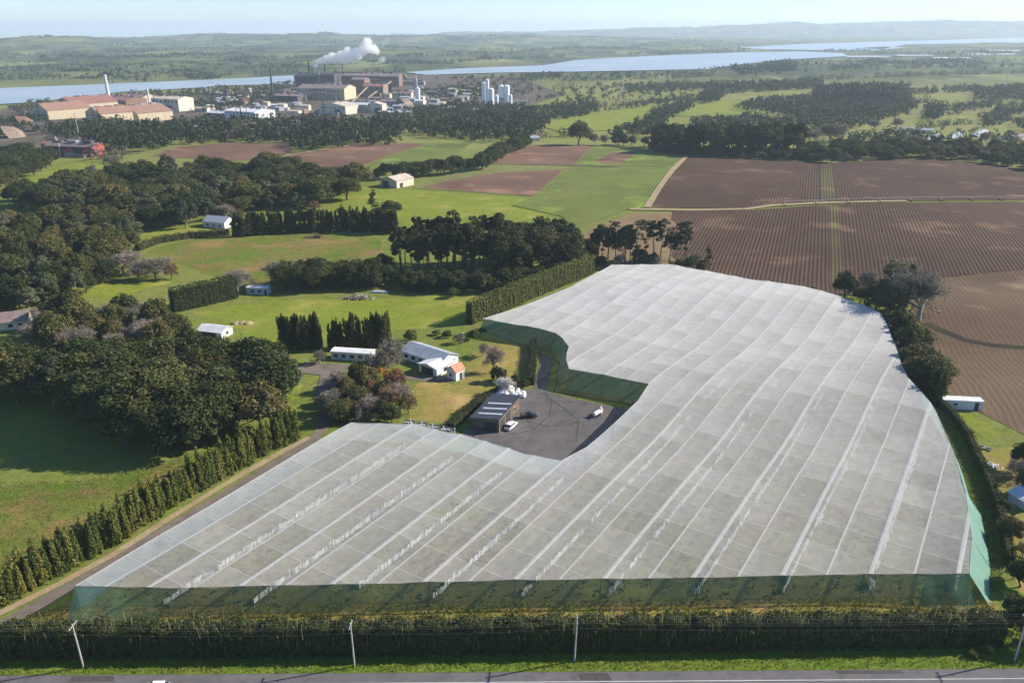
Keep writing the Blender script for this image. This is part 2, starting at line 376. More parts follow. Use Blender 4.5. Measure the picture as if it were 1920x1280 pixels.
def drape(name, world_poly, mat, dz=0.06, spacing=10.0, parent=None, label=None, cat=None, kind='structure', zfun=None, wob=0):
    """a sheet that follows the terrain inside an outline"""
    pts = []; poly = np.array(world_poly, float); n = len(poly)
    for k in range(n):
        a, b = poly[k], poly[(k + 1) % n]; m = max(1, int(np.hypot(*(b - a)) / spacing))
        for t in range(m): pts.append(a + (b - a) * t / m)
    if wob:
        pts = [q + np.array([math.sin(q[0] * .31 + q[1] * .17) + math.sin(q[1] * .53), math.cos(q[1] * .37 - q[0] * .23) + math.sin(q[0] * .61)]) * wob for q in pts]; poly = np.array(pts)
    nb = len(pts); x0, y0 = poly.min(0); x1, y1 = poly.max(0)
    gx, gy = np.meshgrid(np.arange(x0, x1, spacing), np.arange(y0, y1, spacing))
    gx = gx.ravel() + RNG.uniform(-.2, .2, gx.size) * spacing; gy = gy.ravel() + RNG.uniform(-.2, .2, gy.size) * spacing
    bp = np.array(pts); ok = inside(poly, gx, gy)
    if ok.any():
        gx, gy = gx[ok], gy[ok]
        dm = np.min(np.hypot(gx[:, None] - bp[None, :, 0], gy[:, None] - bp[None, :, 1]), 1); k2 = dm > spacing * 0.4
        pts += list(zip(gx[k2], gy[k2]))
    cx, cy_ = poly.mean(0)
    vv = [Vector((float(p[0] - cx), float(p[1] - cy_))) for p in pts]
    r = delaunay_2d_cdt(vv, [(k, (k + 1) % nb) for k in range(nb)], [], 1, 1e-4)
    xy = np.array([(v.x + cx, v.y + cy_) for v in r[0]])
    z = (zfun or hgt)(xy[:, 0], xy[:, 1]) + dz
    if wob: z[:nb] -= dz + 0.06          # the rim sinks into the ground so that no edge shows
    me = bpy.data.meshes.new(name)
    me.from_pydata([(float(q[0]), float(q[1]), float(zz)) for q, zz in zip(xy, z)], [], [tuple(f) for f in r[2]])
    me.update(); me.materials.append(mat)
    if len(me.polygons) and me.polygons[0].normal.z < 0: me.flip_normals()
    o = obj(name, me, parent)
    return tag(o, label, cat, kind=kind)

def field(name, px, mat, dz=0.06, spacing=10.0, **kw):
    return drape(name, [P(x, y).xy for x, y in px], M[mat] if isinstance(mat, str) else mat, dz, spacing, **kw)

for wp, lb in zip(WATER, ['estuary arm behind the steel works on the left', 'wide estuary water beyond the fields in the middle', 'farthest pale water below the right hand hills', 'small pale pond beyond the right hand fields']):
    me = bpy.data.meshes.new('water'); me.from_pydata([(x, y, WATER_Z + 0.6) for x, y in wp], [], [tuple(range(len(wp)))]); me.update(); me.materials.append(M['water'])
    if me.polygons[0].normal.z < 0: me.flip_normals()
    tag(obj('water', me), lb, 'water', kind='structure')

HILLV = []
def hills(name, D, depth, prof, label, amp=6.0, seed=0):
    """a range of hills whose crest, D metres away, follows a skyline read from the photograph (column, row)"""
    px = np.array([a for a, _ in prof], float); py = np.array([b for _, b in prof], float)
    cols = np.linspace(px[0], px[-1], 260); rows = np.interp(cols, px, py)
    rg = np.random.default_rng(seed)
    ph = rg.uniform(0, 6.28, 12)
    X = (cols - 960) / (F_PX / math.cos(TILT)) * D
    tanv = np.array([ray(960, r)[2] / ray(960, r)[1] for r in rows])
    Z = CAM_H + tanv * D
    Z = Z + sum(amp / (k + 1) ** 0.8 * np.sin(X / (900 / (k + 1)) + ph[k]) for k in range(9)) * 0.35
    ts = np.linspace(0, 1, 40); V = []
    z0 = WATER_Z - 6
    for t in ts:
        yy = D - depth + t * (depth * 1.7)
        s = float(smooth(t * 1.7)) if t * 1.7 < 1 else float(1 - 0.85 * smooth((t * 1.7 - 1) / 0.7))
        xx = X * (1 + 0.0 * t)
        nz = sum(amp * 1.6 / (k + 1) ** 0.7 * np.sin(xx / (700 / (k + 1)) + yy / (420 / (k + 1)) + ph[k]) * np.sin(yy / (640 / (k + 1)) + ph[-k - 1]) for k in range(6)) * (1 - abs(2 * s - 1) ** 3) * 1.2
        V.append(np.stack([xx, np.full_like(xx, yy), z0 + (Z - z0) * s + nz * min(1, 4 * s)], -1))
    V = np.array(V); nr, nc = V.shape[:2]
    i, j = np.meshgrid(np.arange(nc - 1), np.arange(nr - 1)); a = (j * nc + i).ravel()
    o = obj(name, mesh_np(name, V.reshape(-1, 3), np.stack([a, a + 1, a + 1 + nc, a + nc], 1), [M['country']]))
    for p_ in o.data.polygons: p_.use_smooth = True
    tag(o, label, 'hills', kind='structure'); HILLV.append(V[3:26, 4:-4].reshape(-1, 3))

hills('hills', 14500, 3600, [(700, 74), (900, 66), (1040, 63), (1100, 58), (1200, 55), (1290, 52), (1350, 48), (1440, 43), (1490, 41), (1530, 46), (1620, 44), (1700, 42), (1740, 40), (1820, 39), (1850, 43), (1900, 47), (2000, 46), (2200, 50), (2500, 58)], 'pale blue hills on the right skyline', 22, 3)
hills('hills', 8200, 2300, [(-700, 76), (-300, 72), (0, 79), (160, 77), (230, 76), (290, 69), (400, 67), (480, 67), (560, 68), (595, 63), (700, 66), (780, 69), (860, 64), (920, 62), (1010, 66), (1100, 70), (1240, 78), (1330, 90)], 'low bushy hills across the estuary', 15, 5)
hills('hills', 5600, 1500, [(-700, 80), (-200, 74), (0, 74), (60, 70), (140, 70), (165, 73), (185, 79), (260, 86), (420, 92), (640, 96), (820, 97)], 'green hill with a bare flank at the far left', 11, 9)

# ------------------------------------------------------------------ fields, road, yard
FIELDS = [
 ('field', [(285, 293), (330, 276), (430, 268), (545, 268), (548, 284), (505, 300), (420, 302)], 'soil2', 'brown ploughed field at the upper left'),
 ('field', [(505, 306), (560, 288), (690, 268), (800, 270), (655, 318), (560, 322)], 'soil2', 'brown field in front of the works trees'),
 ('field', [(640, 326), (800, 270.5), (885, 268), (860, 285), (780, 318), (672, 338)], 'crop', 'narrow green crop beside the brown field'),
 ('field', [(893, 306), (915, 286), (965, 272), (1112, 272), (1078, 309)], 'soil2', 'bare brown field behind the track'),
 ('field', [(1114, 273), (1230, 275), (1287, 291), (1252, 314), (1080, 310)], 'crop', 'green crop on the far side of the track'),
 ('field', [(1112, 305), (1150, 286), (1196, 284), (1166, 308)], 'soil2', 'small bare patch inside the far crop'),
 ('field', [(774, 353), (885, 310), (1066, 313), (1000, 369)], 'crop2', 'striped field of fading green and brown'),
 ('field', [(790, 352), (850, 338), (930, 325), (1058, 318), (1000, 369)], 'soil2', 'brown tilled part of the striped field'),
 ('field', [(1002, 370), (1070, 314), (1253, 316), (1212, 389), (1170, 395), (1080, 428), (1050, 405), (960, 385)], 'crop', 'green row crop left of the ploughed field'),
 ('meadow', [(600, 400), (660, 348), (765, 356), (990, 371), (960, 387), (1050, 406), (1030, 430), (760, 425)], 'lush', 'bright green meadow in front of the crops'),
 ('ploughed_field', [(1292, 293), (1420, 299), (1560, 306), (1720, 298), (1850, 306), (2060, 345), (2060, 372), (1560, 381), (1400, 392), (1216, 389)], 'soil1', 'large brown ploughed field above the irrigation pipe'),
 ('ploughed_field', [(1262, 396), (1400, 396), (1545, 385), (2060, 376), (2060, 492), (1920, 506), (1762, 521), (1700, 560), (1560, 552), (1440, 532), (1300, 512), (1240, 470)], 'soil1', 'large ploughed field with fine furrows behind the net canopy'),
 ('harrowed_field', [(1755, 518), (1920, 503), (2060, 490), (2060, 664), (1920, 655), (1800, 638), (1725, 606), (1700, 562)], 'soil3', 'pale tilled field to the right of the bare tree'),
 ('harrowed_field', [(1728, 608), (1800, 637), (1920, 654), (2060, 663), (2060, 880), (1920, 815), (1835, 772), (1760, 740), (1730, 660)], 'soil3', 'pale tilled field behind the white container'),
 ('grass_patch', [(1765, 768), (1835, 774), (1912, 826), (1850, 836), (1800, 812)], 'lush', 'bright grass patch by the white container'),
 ('meadow', [(-80, 905), (150, 900), (330, 858), (480, 838), (560, 822), (400, 902), (300, 960), (150, 1050), (0, 1125), (-80, 1160)], 'weedy', 'weedy green meadow left of the young tree row'),
 ('meadow', [(355, 585), (520, 560), (760, 556), (925, 548), (885, 590), (880, 605), (740, 625), (560, 640), (470, 650), (440, 620)], 'lush', 'sunny grass slope behind the cypress clumps'),
 ('meadow', [(270, 470), (330, 452), (590, 434), (720, 446), (715, 495), (560, 530), (450, 535), (330, 500)], 'weedy', 'rough green hillside below the dark shelter belt'),
 ('grass_patch', [(130, 560), (180, 528), (260, 520), (330, 530), (220, 556)], 'lush', 'small sunlit paddock among the left trees'),
 ('grass_patch', [(240, 452), (270, 430), (345, 424), (420, 432), (330, 452)], 'lush', 'green strip in front of the house in the trees'),
 ('grass_patch', [(0, 372), (30, 338), (120, 303), (205, 303), (190, 330), (110, 345), (10, 385)], 'lush', 'green paddock beside the red sheds'),
 ('grass_patch', [(480, 660), (570, 668), (572, 740), (560, 770), (500, 720)], 'lush', 'bright grass beside the gravel drive'),
 ('lawn', [(770, 702), (850, 717), (880, 660), (930, 640), (1000, 645), (1000, 722), (958, 735), (900, 760), (840, 800), (760, 795), (750, 760)], 'lawn', 'dry mown lawn between house and dark shed'),
 ('garden_lawn', [(1800, 815), (1850, 836), (1912, 828), (2040, 880), (2040, 1120), (1900, 1120), (1880, 1000), (1850, 900)], 'lawn', 'rough garden lawn at the right edge'),
 ('dry_bank', [(1075, 455), (1110, 425), (1185, 398), (1290, 400), (1262, 430), (1300, 512), (1200, 508), (1110, 506)], 'drygrass', 'dry brown bank among the thin pines'),
 ('pasture', [(1262, 218), (1290, 190), (1400, 190), (1470, 205), (1400, 222)], 'lush', 'bright paddock behind the tall pines'),
 ('pasture', [(1020, 240), (1060, 222), (1225, 196), (1215, 215), (1150, 245), (1060, 250)], 'lush', 'long paddock rising towards the silos'),
 ('mill_yard', [(-60, 275), (-60, 215), (60, 196), (200, 180), (420, 170), (550, 160), (560, 138), (760, 140), (960, 145), (1010, 160), (1060, 178), (1000, 196), (880, 215), (740, 222), (520, 226), (370, 238), (220, 245), (190, 268), (60, 282)], 'millground', 'brown stained yards of the steel works'),
 ('orchard_floor', [(112, 1139), (1848, 1119), (1838, 1000), (1775, 800), (1712, 715), (1690, 640), (1655, 605), (1560, 565), (1260, 515), (1145, 518), (890, 616), (960, 640), (1050, 680), (1040, 735), (1190, 760), (1170, 790), (1053, 895), (870, 850), (660, 825), (480, 925)], 'floor', 'grass and bare soil under the net canopy'),
]
for fi, (nm, px, mt, lb) in enumerate(FIELDS):
    yy = min(b for _, b in px)
    field(nm, px, mt, (0.07 if yy > 450 else (0.16 if yy > 250 else 0.45)) + (0.004 if yy > 450 else 0.014) * fi, 7.0 if yy > 450 else (14.0 if yy > 250 else 40.0), label=lb, cat='field', wob=0.7 if mt in ('lush', 'weedy', 'lawn', 'drygrass') and yy > 300 else 0)
def strip(name, px, width, mat, dz=0.1, label=None, cat='track'):
    pts = [np.array(P(*q).xy) for q in px]; L = []; R = []
    for k, c in enumerate(pts):
        d = pts[min(k + 1, len(pts) - 1)] - pts[max(k - 1, 0)]; d = d / np.hypot(*d); n_ = np.array([-d[1], d[0]]) * width * RNG.uniform(0.88, 1.12) / 2
        L.append(c + n_); R.append(c - n_)
    return drape(name, L + R[::-1], M[mat], dz, 6.0, label=label, cat=cat)
def weedband(x, w_):
    a = P(x, 382); out = []
    for yy in (386, 420, 460, 500, 533):
        p = P(1550, yy); out.append((a.x + (p.y - a.y) * math.tan(AZ), p.y))
    L = [(q[0] - w_ / 2, q[1]) for q in out]; R = [(q[0] + w_ / 2, q[1]) for q in out]
    return L + R[::-1]
drape('weedy_rows', weedband(1562, 5.5), M['weedstrip'], 0.45, 6, label='greenish weedy rows running up the ploughed field', cat='field')
a = P(1553, 381); b = P(1553, 308)
drape('weedy_rows', [(a.x - 5, a.y), (a.x + 5, a.y), (a.x + 5 + (b.y - a.y) * math.tan(AZ), b.y), (a.x - 5 + (b.y - a.y) * math.tan(AZ), b.y)], M['weedstrip'], 0.45, 8, label='greenish weedy rows above the irrigation pipe', cat='field')
strip('farm_track', [(1289, 292), (1262, 318), (1235, 355), (1213, 390)], 4.0, 'sand', 0.55, 'pale dirt track beside the green row crop')
strip('farm_track', [(1180, 393), (1300, 395), (1400, 393), (1450, 386), (1560, 381), (1700, 378)], 4.5, 'sand', 0.5, 'dirt track crossing between the ploughed fields')
strip('farm_track', [(770, 330), (830, 318), (893, 307), (1080, 311), (1165, 314)], 3.5, 'drive', 0.55, 'track along the far crops')
strip('farm_track', [(505, 303), (545, 291), (620, 279), (690, 268)], 5, 'sand', 0.5, 'sandy track between the two brown fields')
strip('drainage_ditch', [(1735, 606), (1770, 622), (1810, 638), (1860, 648), (1925, 653), (2000, 660)], 3.2, 'ditch', 0.22, 'dark ditch between the pale tilled fields', 'ditch')
strip('bare_strip', [(-50, 1172), (12, 1144), (113, 1094), (214, 1039), (314, 974), (414, 913), (492, 868), (580, 820)], 1.7, 'sand', 0.15, 'sandy strip beside the young tree row')
strip('driveway', [(-60, 1204), (24, 1160), (90, 1124), (180, 1073), (328, 985), (476, 895), (580, 832), (606, 802), (612, 770), (605, 740), (612, 700)], 3.3, 'drive', 0.13, 'gravel driveway along the left side of the canopy', 'driveway')
strip('driveway', [(560, 688), (600, 692), (650, 695)], 9.0, 'drive', 0.16, 'gravel apron by the white cabin', 'driveway')
strip('driveway', [(612, 716), (690, 725), (770, 708), (850, 712)], 4.0, 'drive', 0.10, 'gravel drive to the white house', 'driveway')
strip('path', [(1012, 735), (1018, 705), (1026, 680), (1022, 650)], 4.0, 'yard', 0.10, 'sealed lane leading up from the yard', 'path')
field('yard', [(862, 818), (915, 770), (975, 730), (1010, 731), (1060, 744), (1120, 757), (1190, 772), (1165, 800), (1054, 890), (940, 850)], 'yard', 0.16, 6.0, label='dark sealed yard between shed and canopy', cat='yard')

for k, (pp, lb) in enumerate((([(1020, 735), (1035, 752), (1030, 780), (1000, 806), (975, 812)], 'curved tyre mark sweeping past the parked cars'), ([(1014, 736), (1060, 768), (1085, 790), (1080, 830)], 'tyre mark running towards the canopy side of the yard'), ([(985, 790), (1030, 800), (1075, 785), (1108, 782)], 'tyre mark leading to the sprayer'))):
    strip('tyre_mark', pp, 0.45, 'tyre', 0.185 + .004 * k, lb, 'tyre mark')
ra, rb = P(0, 1266), P(1920, 1253); rdir = (rb - ra).normalized(); rn = Vector((-rdir.y, rdir.x, 0))
def road_pt(t, s): q = ra + rdir * t + rn * s; return (q.x, q.y)
drape('road', [road_pt(-260, 0), (road_pt(420, 0)), road_pt(420, -7.4), road_pt(-260, -7.4)], M['asphalt'], 0.03, 9, label='grey sealed road along the bottom edge', cat='road')
drape('road_marking', [road_pt(-260, -2.35), road_pt(420, -1.9), road_pt(420, -2.03), road_pt(-260, -2.48)], M['white_line'], 0.036, 9, label='white line along the road edge', cat='marking')
drape('verge', [road_pt(-260, 14), road_pt(420, 14), road_pt(420, 0.05), road_pt(-260, 0.05)], M['verge'], 0.045, 6, label='grass verge between hedge and road', cat='verge')
for k, (t0, t1, s0, s1, lb) in enumerate(((12, 19, -.2, -1.5, 'dark tar patch at the left of the road'), (96, 101, -.3, -1.9, 'dark tar patch in the middle of the road'), (139, 150, -.15, -.9, 'long tar patch at the right of the road edge'))):
    drape('road_patch', [road_pt(t0, s0), road_pt(t1, s0), road_pt(t1 + .4, s1), road_pt(t0 + .3, s1)], M['tyre'], 0.034, 3, label=lb, cat='road patch')

# ------------------------------------------------------------------ vegetation prototypes
M['evg'] = leaf_mat('evergreen_leaves', (0.026, 0.038, 0.012), (0.098, 0.115, 0.037))
M['olive'] = leaf_mat('olive_leaves', (0.055, 0.062, 0.02), (0.16, 0.15, 0.05))
M['grey'] = leaf_mat('grey_green_leaves', (0.055, 0.07, 0.036), (0.15, 0.165, 0.09))
M['bamboo'] = leaf_mat('bamboo_leaves', (0.02, 0.03, 0.008), (0.075, 0.085, 0.022), 0.12)  # shade of the front hedge face put into the leaf colour
M['pine'] = leaf_mat('pine_needles', (0.022, 0.033, 0.013), (0.066, 0.082, 0.033))
M['cyp'] = leaf_mat('cypress_leaves', (0.026, 0.042, 0.012), (0.085, 0.105, 0.03))
M['young'] = leaf_mat('young_tree_leaves', (0.06, 0.085, 0.016), (0.21, 0.215, 0.05))
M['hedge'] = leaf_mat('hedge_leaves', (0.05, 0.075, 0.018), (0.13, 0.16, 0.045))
M['autumn'] = leaf_mat('autumn_leaves', (0.12, 0.08, 0.04), (0.26, 0.165, 0.08), 0.3, 0.25)
M['gold'] = leaf_mat('golden_leaves', (0.25, 0.18, 0.02), (0.5, 0.38, 0.06), 0.35)
M['twig'] = leaf_mat('bare_twigs', (0.15, 0.128, 0.10), (0.32, 0.28, 0.225), 0.1, 0.3)
M['white_twig'] = leaf_mat('pale_twigs', (0.45, 0.44, 0.40), (0.75, 0.73, 0.68), 0.1, 0.1)
M['bark'] = plain('bark', (0.11, 0.085, 0.065), 0.95, 0.3, 3)
M['palebark'] = plain('pale_bark', (0.30, 0.26, 0.22), 0.95, 0.25, 3)
M['farleaf'] = leaf_mat('far_foliage', (0.022, 0.034, 0.013), (0.066, 0.082, 0.034), 0.15)
M['farbare'] = leaf_mat('far_bare_scrub', (0.12, 0.10, 0.08), (0.24, 0.20, 0.17), 0.1)
M['grassblade'] = leaf_mat('grass_blades', (0.09, 0.14, 0.02), (0.22, 0.27, 0.05), 0.35)
M['tuft'] = leaf_mat('meadow_weeds', (0.13, 0.19, 0.03), (0.28, 0.28, 0.09), 0.5)
M['cane'] = plain('bamboo_cane', (0.42, 0.40, 0.16), 0.6, 0.2, 2)

def leaves(rg, cen, nrm, s, aspect=0.55, jit=0.6):
    """diamond shaped leaf clumps at cen facing nrm"""
    n = len(cen); nn = nrm + rg.normal(0, jit, (n, 3)); nn /= np.linalg.norm(nn, axis=1)[:, None] + 1e-9
    t = np.cross(nn, rg.normal(0, 1, (n, 3))); t /= np.linalg.norm(t, axis=1)[:, None] + 1e-9
    b = np.cross(nn, t); s = (s * rg.uniform(0.6, 1.35, n))[:, None]
    V = np.stack([cen + t * s, cen + b * s * aspect, cen - t * s, cen - b * s * aspect], 1).reshape(-1, 3)
    return V, np.arange(4 * n).reshape(-1, 4)

def blob_pts(rg, c, r, n, hollow=0.55):
    d = rg.normal(0, 1, (n, 3)); d /= np.linalg.norm(d, axis=1)[:, None]
    rr = rg.uniform(hollow ** 3, 1, n) ** (1 / 3.0)
    return np.asarray(c) + d * rr[:, None] * np.asarray(r), d

def lobes(rg, H, R, z0, nl, nleaf, s, squash=0.8, spread=0.78, flat_top=0.0, lr=(0.26, 0.42)):
    """crown of many uneven lobes filling an ellipsoid from z0 to H"""
    V = []; Q = []; o = 0; cz = (z0 + H) / 2; rz = (H - z0) / 2
    for k in range(nl):
        d = rg.normal(0, 1, 3); d /= np.linalg.norm(d)
        if d[2] < -0.55: d[2] *= -0.5
        f = rg.uniform(0.45, 1.0) ** 0.5 * spread
        lob = rg.uniform(*lr) * min(R, rz * 1.15) * rg.uniform(0.8, 1.25)
        c = np.array([d[0] * R * f, d[1] * R * f, cz + d[2] * rz * f * (1 - flat_top * (d[2] > 0))])
        p, nd = blob_pts(rg, c, [lob, lob, lob * squash], nleaf)
        nd = nd * 0.8 + np.array([0, 0, 0.35]); v, q = leaves(rg, p, nd, s)
        V.append(v); Q.append(q + o); o += len(v)
    return np.concatenate(V), np.concatenate(Q)

def tubes_np(segs, n=3):
    """segs: list of (p0, p1, r0, r1)"""
    V = []; Q = []; o = 0
    for p0, p1, r0, r1 in segs:
        d = p1 - p0; L = np.linalg.norm(d) + 1e-9; d = d / L
        a = np.cross(d, (0, 0, 1.0) if abs(d[2]) < 0.9 else (1.0, 0, 0)); a /= np.linalg.norm(a); b = np.cross(d, a)
        for p, r in ((p0, r0), (p1, r1)):
            for k in range(n):
                t = 2 * math.pi * k / n; V.append(p + (a * math.cos(t) + b * math.sin(t)) * r)
        Q += [(o + k, o + (k + 1) % n, o + n + (k + 1) % n, o + n + k) for k in range(n)]; o += 2 * n
    return np.array(V), np.array(Q)

def trunk_mesh(rg, H, r, top, limbs=5, mat='bark', reach=0.3):
    segs = []; p = np.zeros(3); k = 6
    for i in range(k):
        q = p + np.array([rg.normal(0, 0.02) * H, rg.normal(0, 0.02) * H, top / k])
        segs.append((p, q, r * (1 - i / k * 0.7), r * (1 - (i + 1) / k * 0.7))); p = q
        if i >= k - limbs:
            a = rg.uniform(0, 6.28)
            e = p + np.array([math.cos(a), math.sin(a), 0.8]) * H * reach * rg.uniform(.7, 1.1)
            m = (p + e) / 2 + np.array([0, 0, -0.02 * H])
            segs += [(p, m, r * .4, r * .28), (m, e, r * .28, r * .1)]
    v, q = tubes_np(segs, 6)
    v[:, 2] = np.where(v[:, 2] < 0.01, v[:, 2] - 0.4, v[:, 2])
    return mesh_np('trunk', v, q, [M[mat]])

PROTO = {}
def proto(kind, crown_vq, mat, trunk, H): PROTO.setdefault(kind, []).append((mesh_np('crown', *crown_vq, [M[mat]]), trunk, H))

def bare_tree(rg, H, depth=5, spread=0.5, tw=0.03):
    segs = []; tr = []; tips = []
    kids = [4, 4, 3, 4, 4]
    def grow(p, d, L, r, lev):
        q = p + d * L
        (tr if lev < 2 else segs).append((p, q, r, r * 0.72))
        if lev >= depth: tips.append((q, d)); return
        for _ in range(kids[lev]):
            nd = d + rg.normal(0, spread, 3) + np.array([0, 0, 0.14]); nd /= np.linalg.norm(nd)
            grow(p + d * L * rg.uniform(0.45, 1.0), nd, L * rg.uniform(0.6, 0.86), max(r * 0.58, tw), lev + 1)
    grow(np.zeros(3), np.array([0, 0, 1.0]), H * 0.22, H * 0.022, 0)
    v, q = tubes_np(segs, 3); tv, tq = tubes_np(tr, 6)
    tp = np.repeat(np.array([t[0] for t in tips]), 4, 0); td = np.repeat(np.array([t[1] for t in tips]), 4, 0)
    tp = tp + rg.normal(0, .28, tp.shape); d = td + rg.normal(0, .6, td.shape); d /= np.linalg.norm(d, axis=1)[:, None]
    sd = np.cross(d, rg.normal(0, 1, d.shape)); sd /= np.linalg.norm(sd, axis=1)[:, None]
    L = rg.uniform(.25, .6, len(tp))[:, None]; wv = np.stack([tp - d * L, tp + sd * .03, tp + d * L, tp - sd * .03], 1).reshape(-1, 3)
    wq = np.arange(len(wv)).reshape(-1, 4) + len(v); v = np.concatenate([v, wv]); q = np.concatenate([q, wq]); zs = H / max(v[:, 2].max(), 1)
    v = v * zs; tv = tv * zs; tv[:, 2] = np.where(tv[:, 2] < 0.05, tv[:, 2] - 0.4, tv[:, 2])
    return (v, q), (tv, tq)

for s in range(5):
    rg = np.random.default_rng(100 + s); R = [5.6, 6.6, 5.0, 6.2, 5.4][s]
    proto('evg', lobes(rg, 13, R, 0.9, 58, 165, 0.34, 0.8, 0.86, lr=(0.15, 0.44)), 'evg', trunk_mesh(rg, 13, 0.45, 7), 13)
for s in range(3):
    rg = np.random.default_rng(130 + s)
    proto('olive', lobes(rg, 11, 4.9, 1.0, 40, 170, 0.34, 0.85, 0.8), 'olive', trunk_mesh(rg, 11, 0.35, 6), 11)
for s in range(3):
    rg = np.random.default_rng(145 + s); R = [4.0, 5.2, 4.6][s]
    proto('grey', lobes(rg, 14, R, 2.2, 34, 170, 0.33, 0.9, 0.88, lr=(0.2, 0.36)), 'grey', trunk_mesh(rg, 14, 0.35, 8, mat='palebark'), 14)
for s in range(3):                                             # tall pines, bare below, crowns in flat tufts
    rg = np.random.default_rng(160 + s)
    proto('pine', lobes(rg, 18, 3.7, 5.8, 34, 110, 0.34, 0.6, 0.92, 0.1, (0.18, 0.34)), 'pine', trunk_mesh(rg, 18, 0.34, 16.5, 4, reach=0.14), 18)
for s in range(3):                                             # thin open pine, tufts along the stem
    rg = np.random.default_rng(165 + s); V = []; Q = []; o = 0
    for k in range(30):
        z = 18 * (1 - rg.uniform(0, 1) ** 1.6 * 0.62); a = rg.uniform(0, 6.28); rr = rg.uniform(.2, 2.6) * (1.15 - abs(z - 14.5) / 9)
        p, d = blob_pts(rg, [math.cos(a) * rr, math.sin(a) * rr, z - .5], [rg.uniform(.5, 1.15), rg.uniform(.5, 1.15), rg.uniform(.3, .7)], 42); v, q = leaves(rg, p, d * .6 + [0, 0, .5], 0.26)
        V.append(v); Q.append(q + o); o += len(v)
    proto('thinpine', (np.concatenate(V), np.concatenate(Q)), 'pine', trunk_mesh(rg, 18, 0.26, 17, 4, 'palebark', reach=0.1), 18)
for s in range(2):                                             # dense pine, foliage lower down
    rg = np.random.default_rng(170 + s)
    proto('densepine', lobes(rg, 16, 4.4, 3.0, 44, 150, 0.36, 0.6, 0.85, 0.1, (0.22, 0.36)), 'pine', trunk_mesh(rg, 16, 0.38, 13, 4, reach=0.16), 16)
for s in range(3):
    rg = np.random.default_rng(190 + s)
    c_, t_ = bare_tree(rg, 10)
    proto('bare', c_, 'twig', mesh_np('trunk', *t_, [M['palebark']]), 10)
for s in range(2):
    rg = np.random.default_rng(200 + s); v, q = lobes(rg, 8, 3.3, 0.5, 40, 70, 0.2, 0.9, 0.9, lr=(0.2, 0.36))
    proto('autumn', (v, q), 'autumn', trunk_mesh(rg, 8, 0.2, 5), 8)
    v, q = lobes(rg, 6, 2.3, 0.4, 30, 60, 0.18, 0.9, 0.9, lr=(0.2, 0.36))
    proto('gold', (v, q), 'gold', trunk_mesh(rg, 6, 0.15, 4), 6)
for s in range(3):                                             # columnar cypress with ragged spires
    rg = np.random.default_rng(210 + s); V = []; Q = []; o = 0
    for k in range(26):
        z = rg.uniform(0.4, 8.2); rr = 1.15 * (1 - (z / 10.0) ** 2); a = rg.uniform(0, 6.28)
        p, d = blob_pts(rg, [math.cos(a) * rr * .6, math.sin(a) * rr * .6, z], [0.55, 0.55, 1.1], 70); v, q = leaves(rg, p, d, 0.24)
        V.append(v); Q.append(q + o); o += len(v)
    for k in range(3):
        p, d = blob_pts(rg, [rg.normal(0, .35), rg.normal(0, .35), rg.uniform(8.2, 9.2)], [0.22, 0.22, 0.95], 60); v, q = leaves(rg, p, d, 0.18)
        V.append(v); Q.append(q + o); o += len(v)
    proto('cyp', (np.concatenate(V), np.concatenate(Q)), 'cyp', trunk_mesh(rg, 9, 0.14, 5, 1, reach=.05), 9.5)
for s in range(4):                                             # young shelter trees, feathery and pointed
    rg = np.random.default_rng(230 + s); V = []; Q = []; o = 0
    for k in range(40):
        z = rg.uniform(0.3, 6.4); rr = 0.85 * (1 - (z / 7.8)) + 0.15; a = rg.uniform(0, 6.28)
        p, d = blob_pts(rg, [math.cos(a) * rr * .7, math.sin(a) * rr * .7, z], [0.30, 0.30, 0.85], 42); v, q = leaves(rg, p, d + [0, 0, .3], 0.17)
        V.append(v); Q.append(q + o); o += len(v)
    p, d = blob_pts(rg, [0, 0, 6.7], [0.16, 0.16, 0.7], 60); v, q = leaves(rg, p, d, 0.15); V.append(v); Q.append(q + o)
    proto('young', (np.concatenate(V), np.concatenate(Q)), 'young', trunk_mesh(rg, 7, 0.09, 5, 1, reach=.05), 7.3)
for s in range(3):
    rg = np.random.default_rng(250 + s)
    proto('shrub', lobes(rg, 3, 1.9, 0.05, 16, 110, 0.2, 0.85, 0.75), 'hedge', None, 3)
    proto('darkshrub', lobes(rg, 3.4, 2.1, 0.05, 16, 120, 0.22, 0.9, 0.75), 'evg', None, 3.4)
for s in range(2):                                             # layered conifer with a thin top
    rg = np.random.default_rng(270 + s); V = []; Q = []; o = 0
    for k in range(34):
        z = rg.uniform(2.0, 13); rr = 3.4 * (1 - z / 14.5) + 0.4; a = rg.uniform(0, 6.28)
        p, d = blob_pts(rg, [math.cos(a) * rr * .7, math.sin(a) * rr * .7, z], [rr * .5 + .2, rr * .5 + .2, 0.35], 60); v, q = leaves(rg, p, d * .6 + [0, 0, .5], 0.3)
        V.append(v); Q.append(q + o); o += len(v)
    proto('spire', (np.concatenate(V), np.concatenate(Q)), 'pine', trunk_mesh(rg, 14, 0.25, 13, 1, reach=.05), 14)

COUNT = {}
def plant(kind, p, h, name, label, group=None, cat='tree', wide=1.0):
    pr = PROTO[kind]; crown, trunk, H = pr[random.randrange(len(pr))]; COUNT[kind] = COUNT.get(kind, 0) + 1
    k = h / H; sx = k * wide * random.uniform(0.93, 1.08)
    if trunk is None:
        o = obj(name, crown); tag(o, label, cat, group)
    else:
        o = thing(name, label, cat, group=group); obj('trunk', trunk, o); obj('crown', crown, o)
    o.location = (p[0], p[1], float(hgt(p[0], p[1])) - 0.05); o.scale = (sx * random.uniform(.88, 1.14), sx * random.uniform(.88, 1.14), k); o.rotation_euler = (random.gauss(0, .035), random.gauss(0, .035), random.uniform(0, 6.28))
    return o

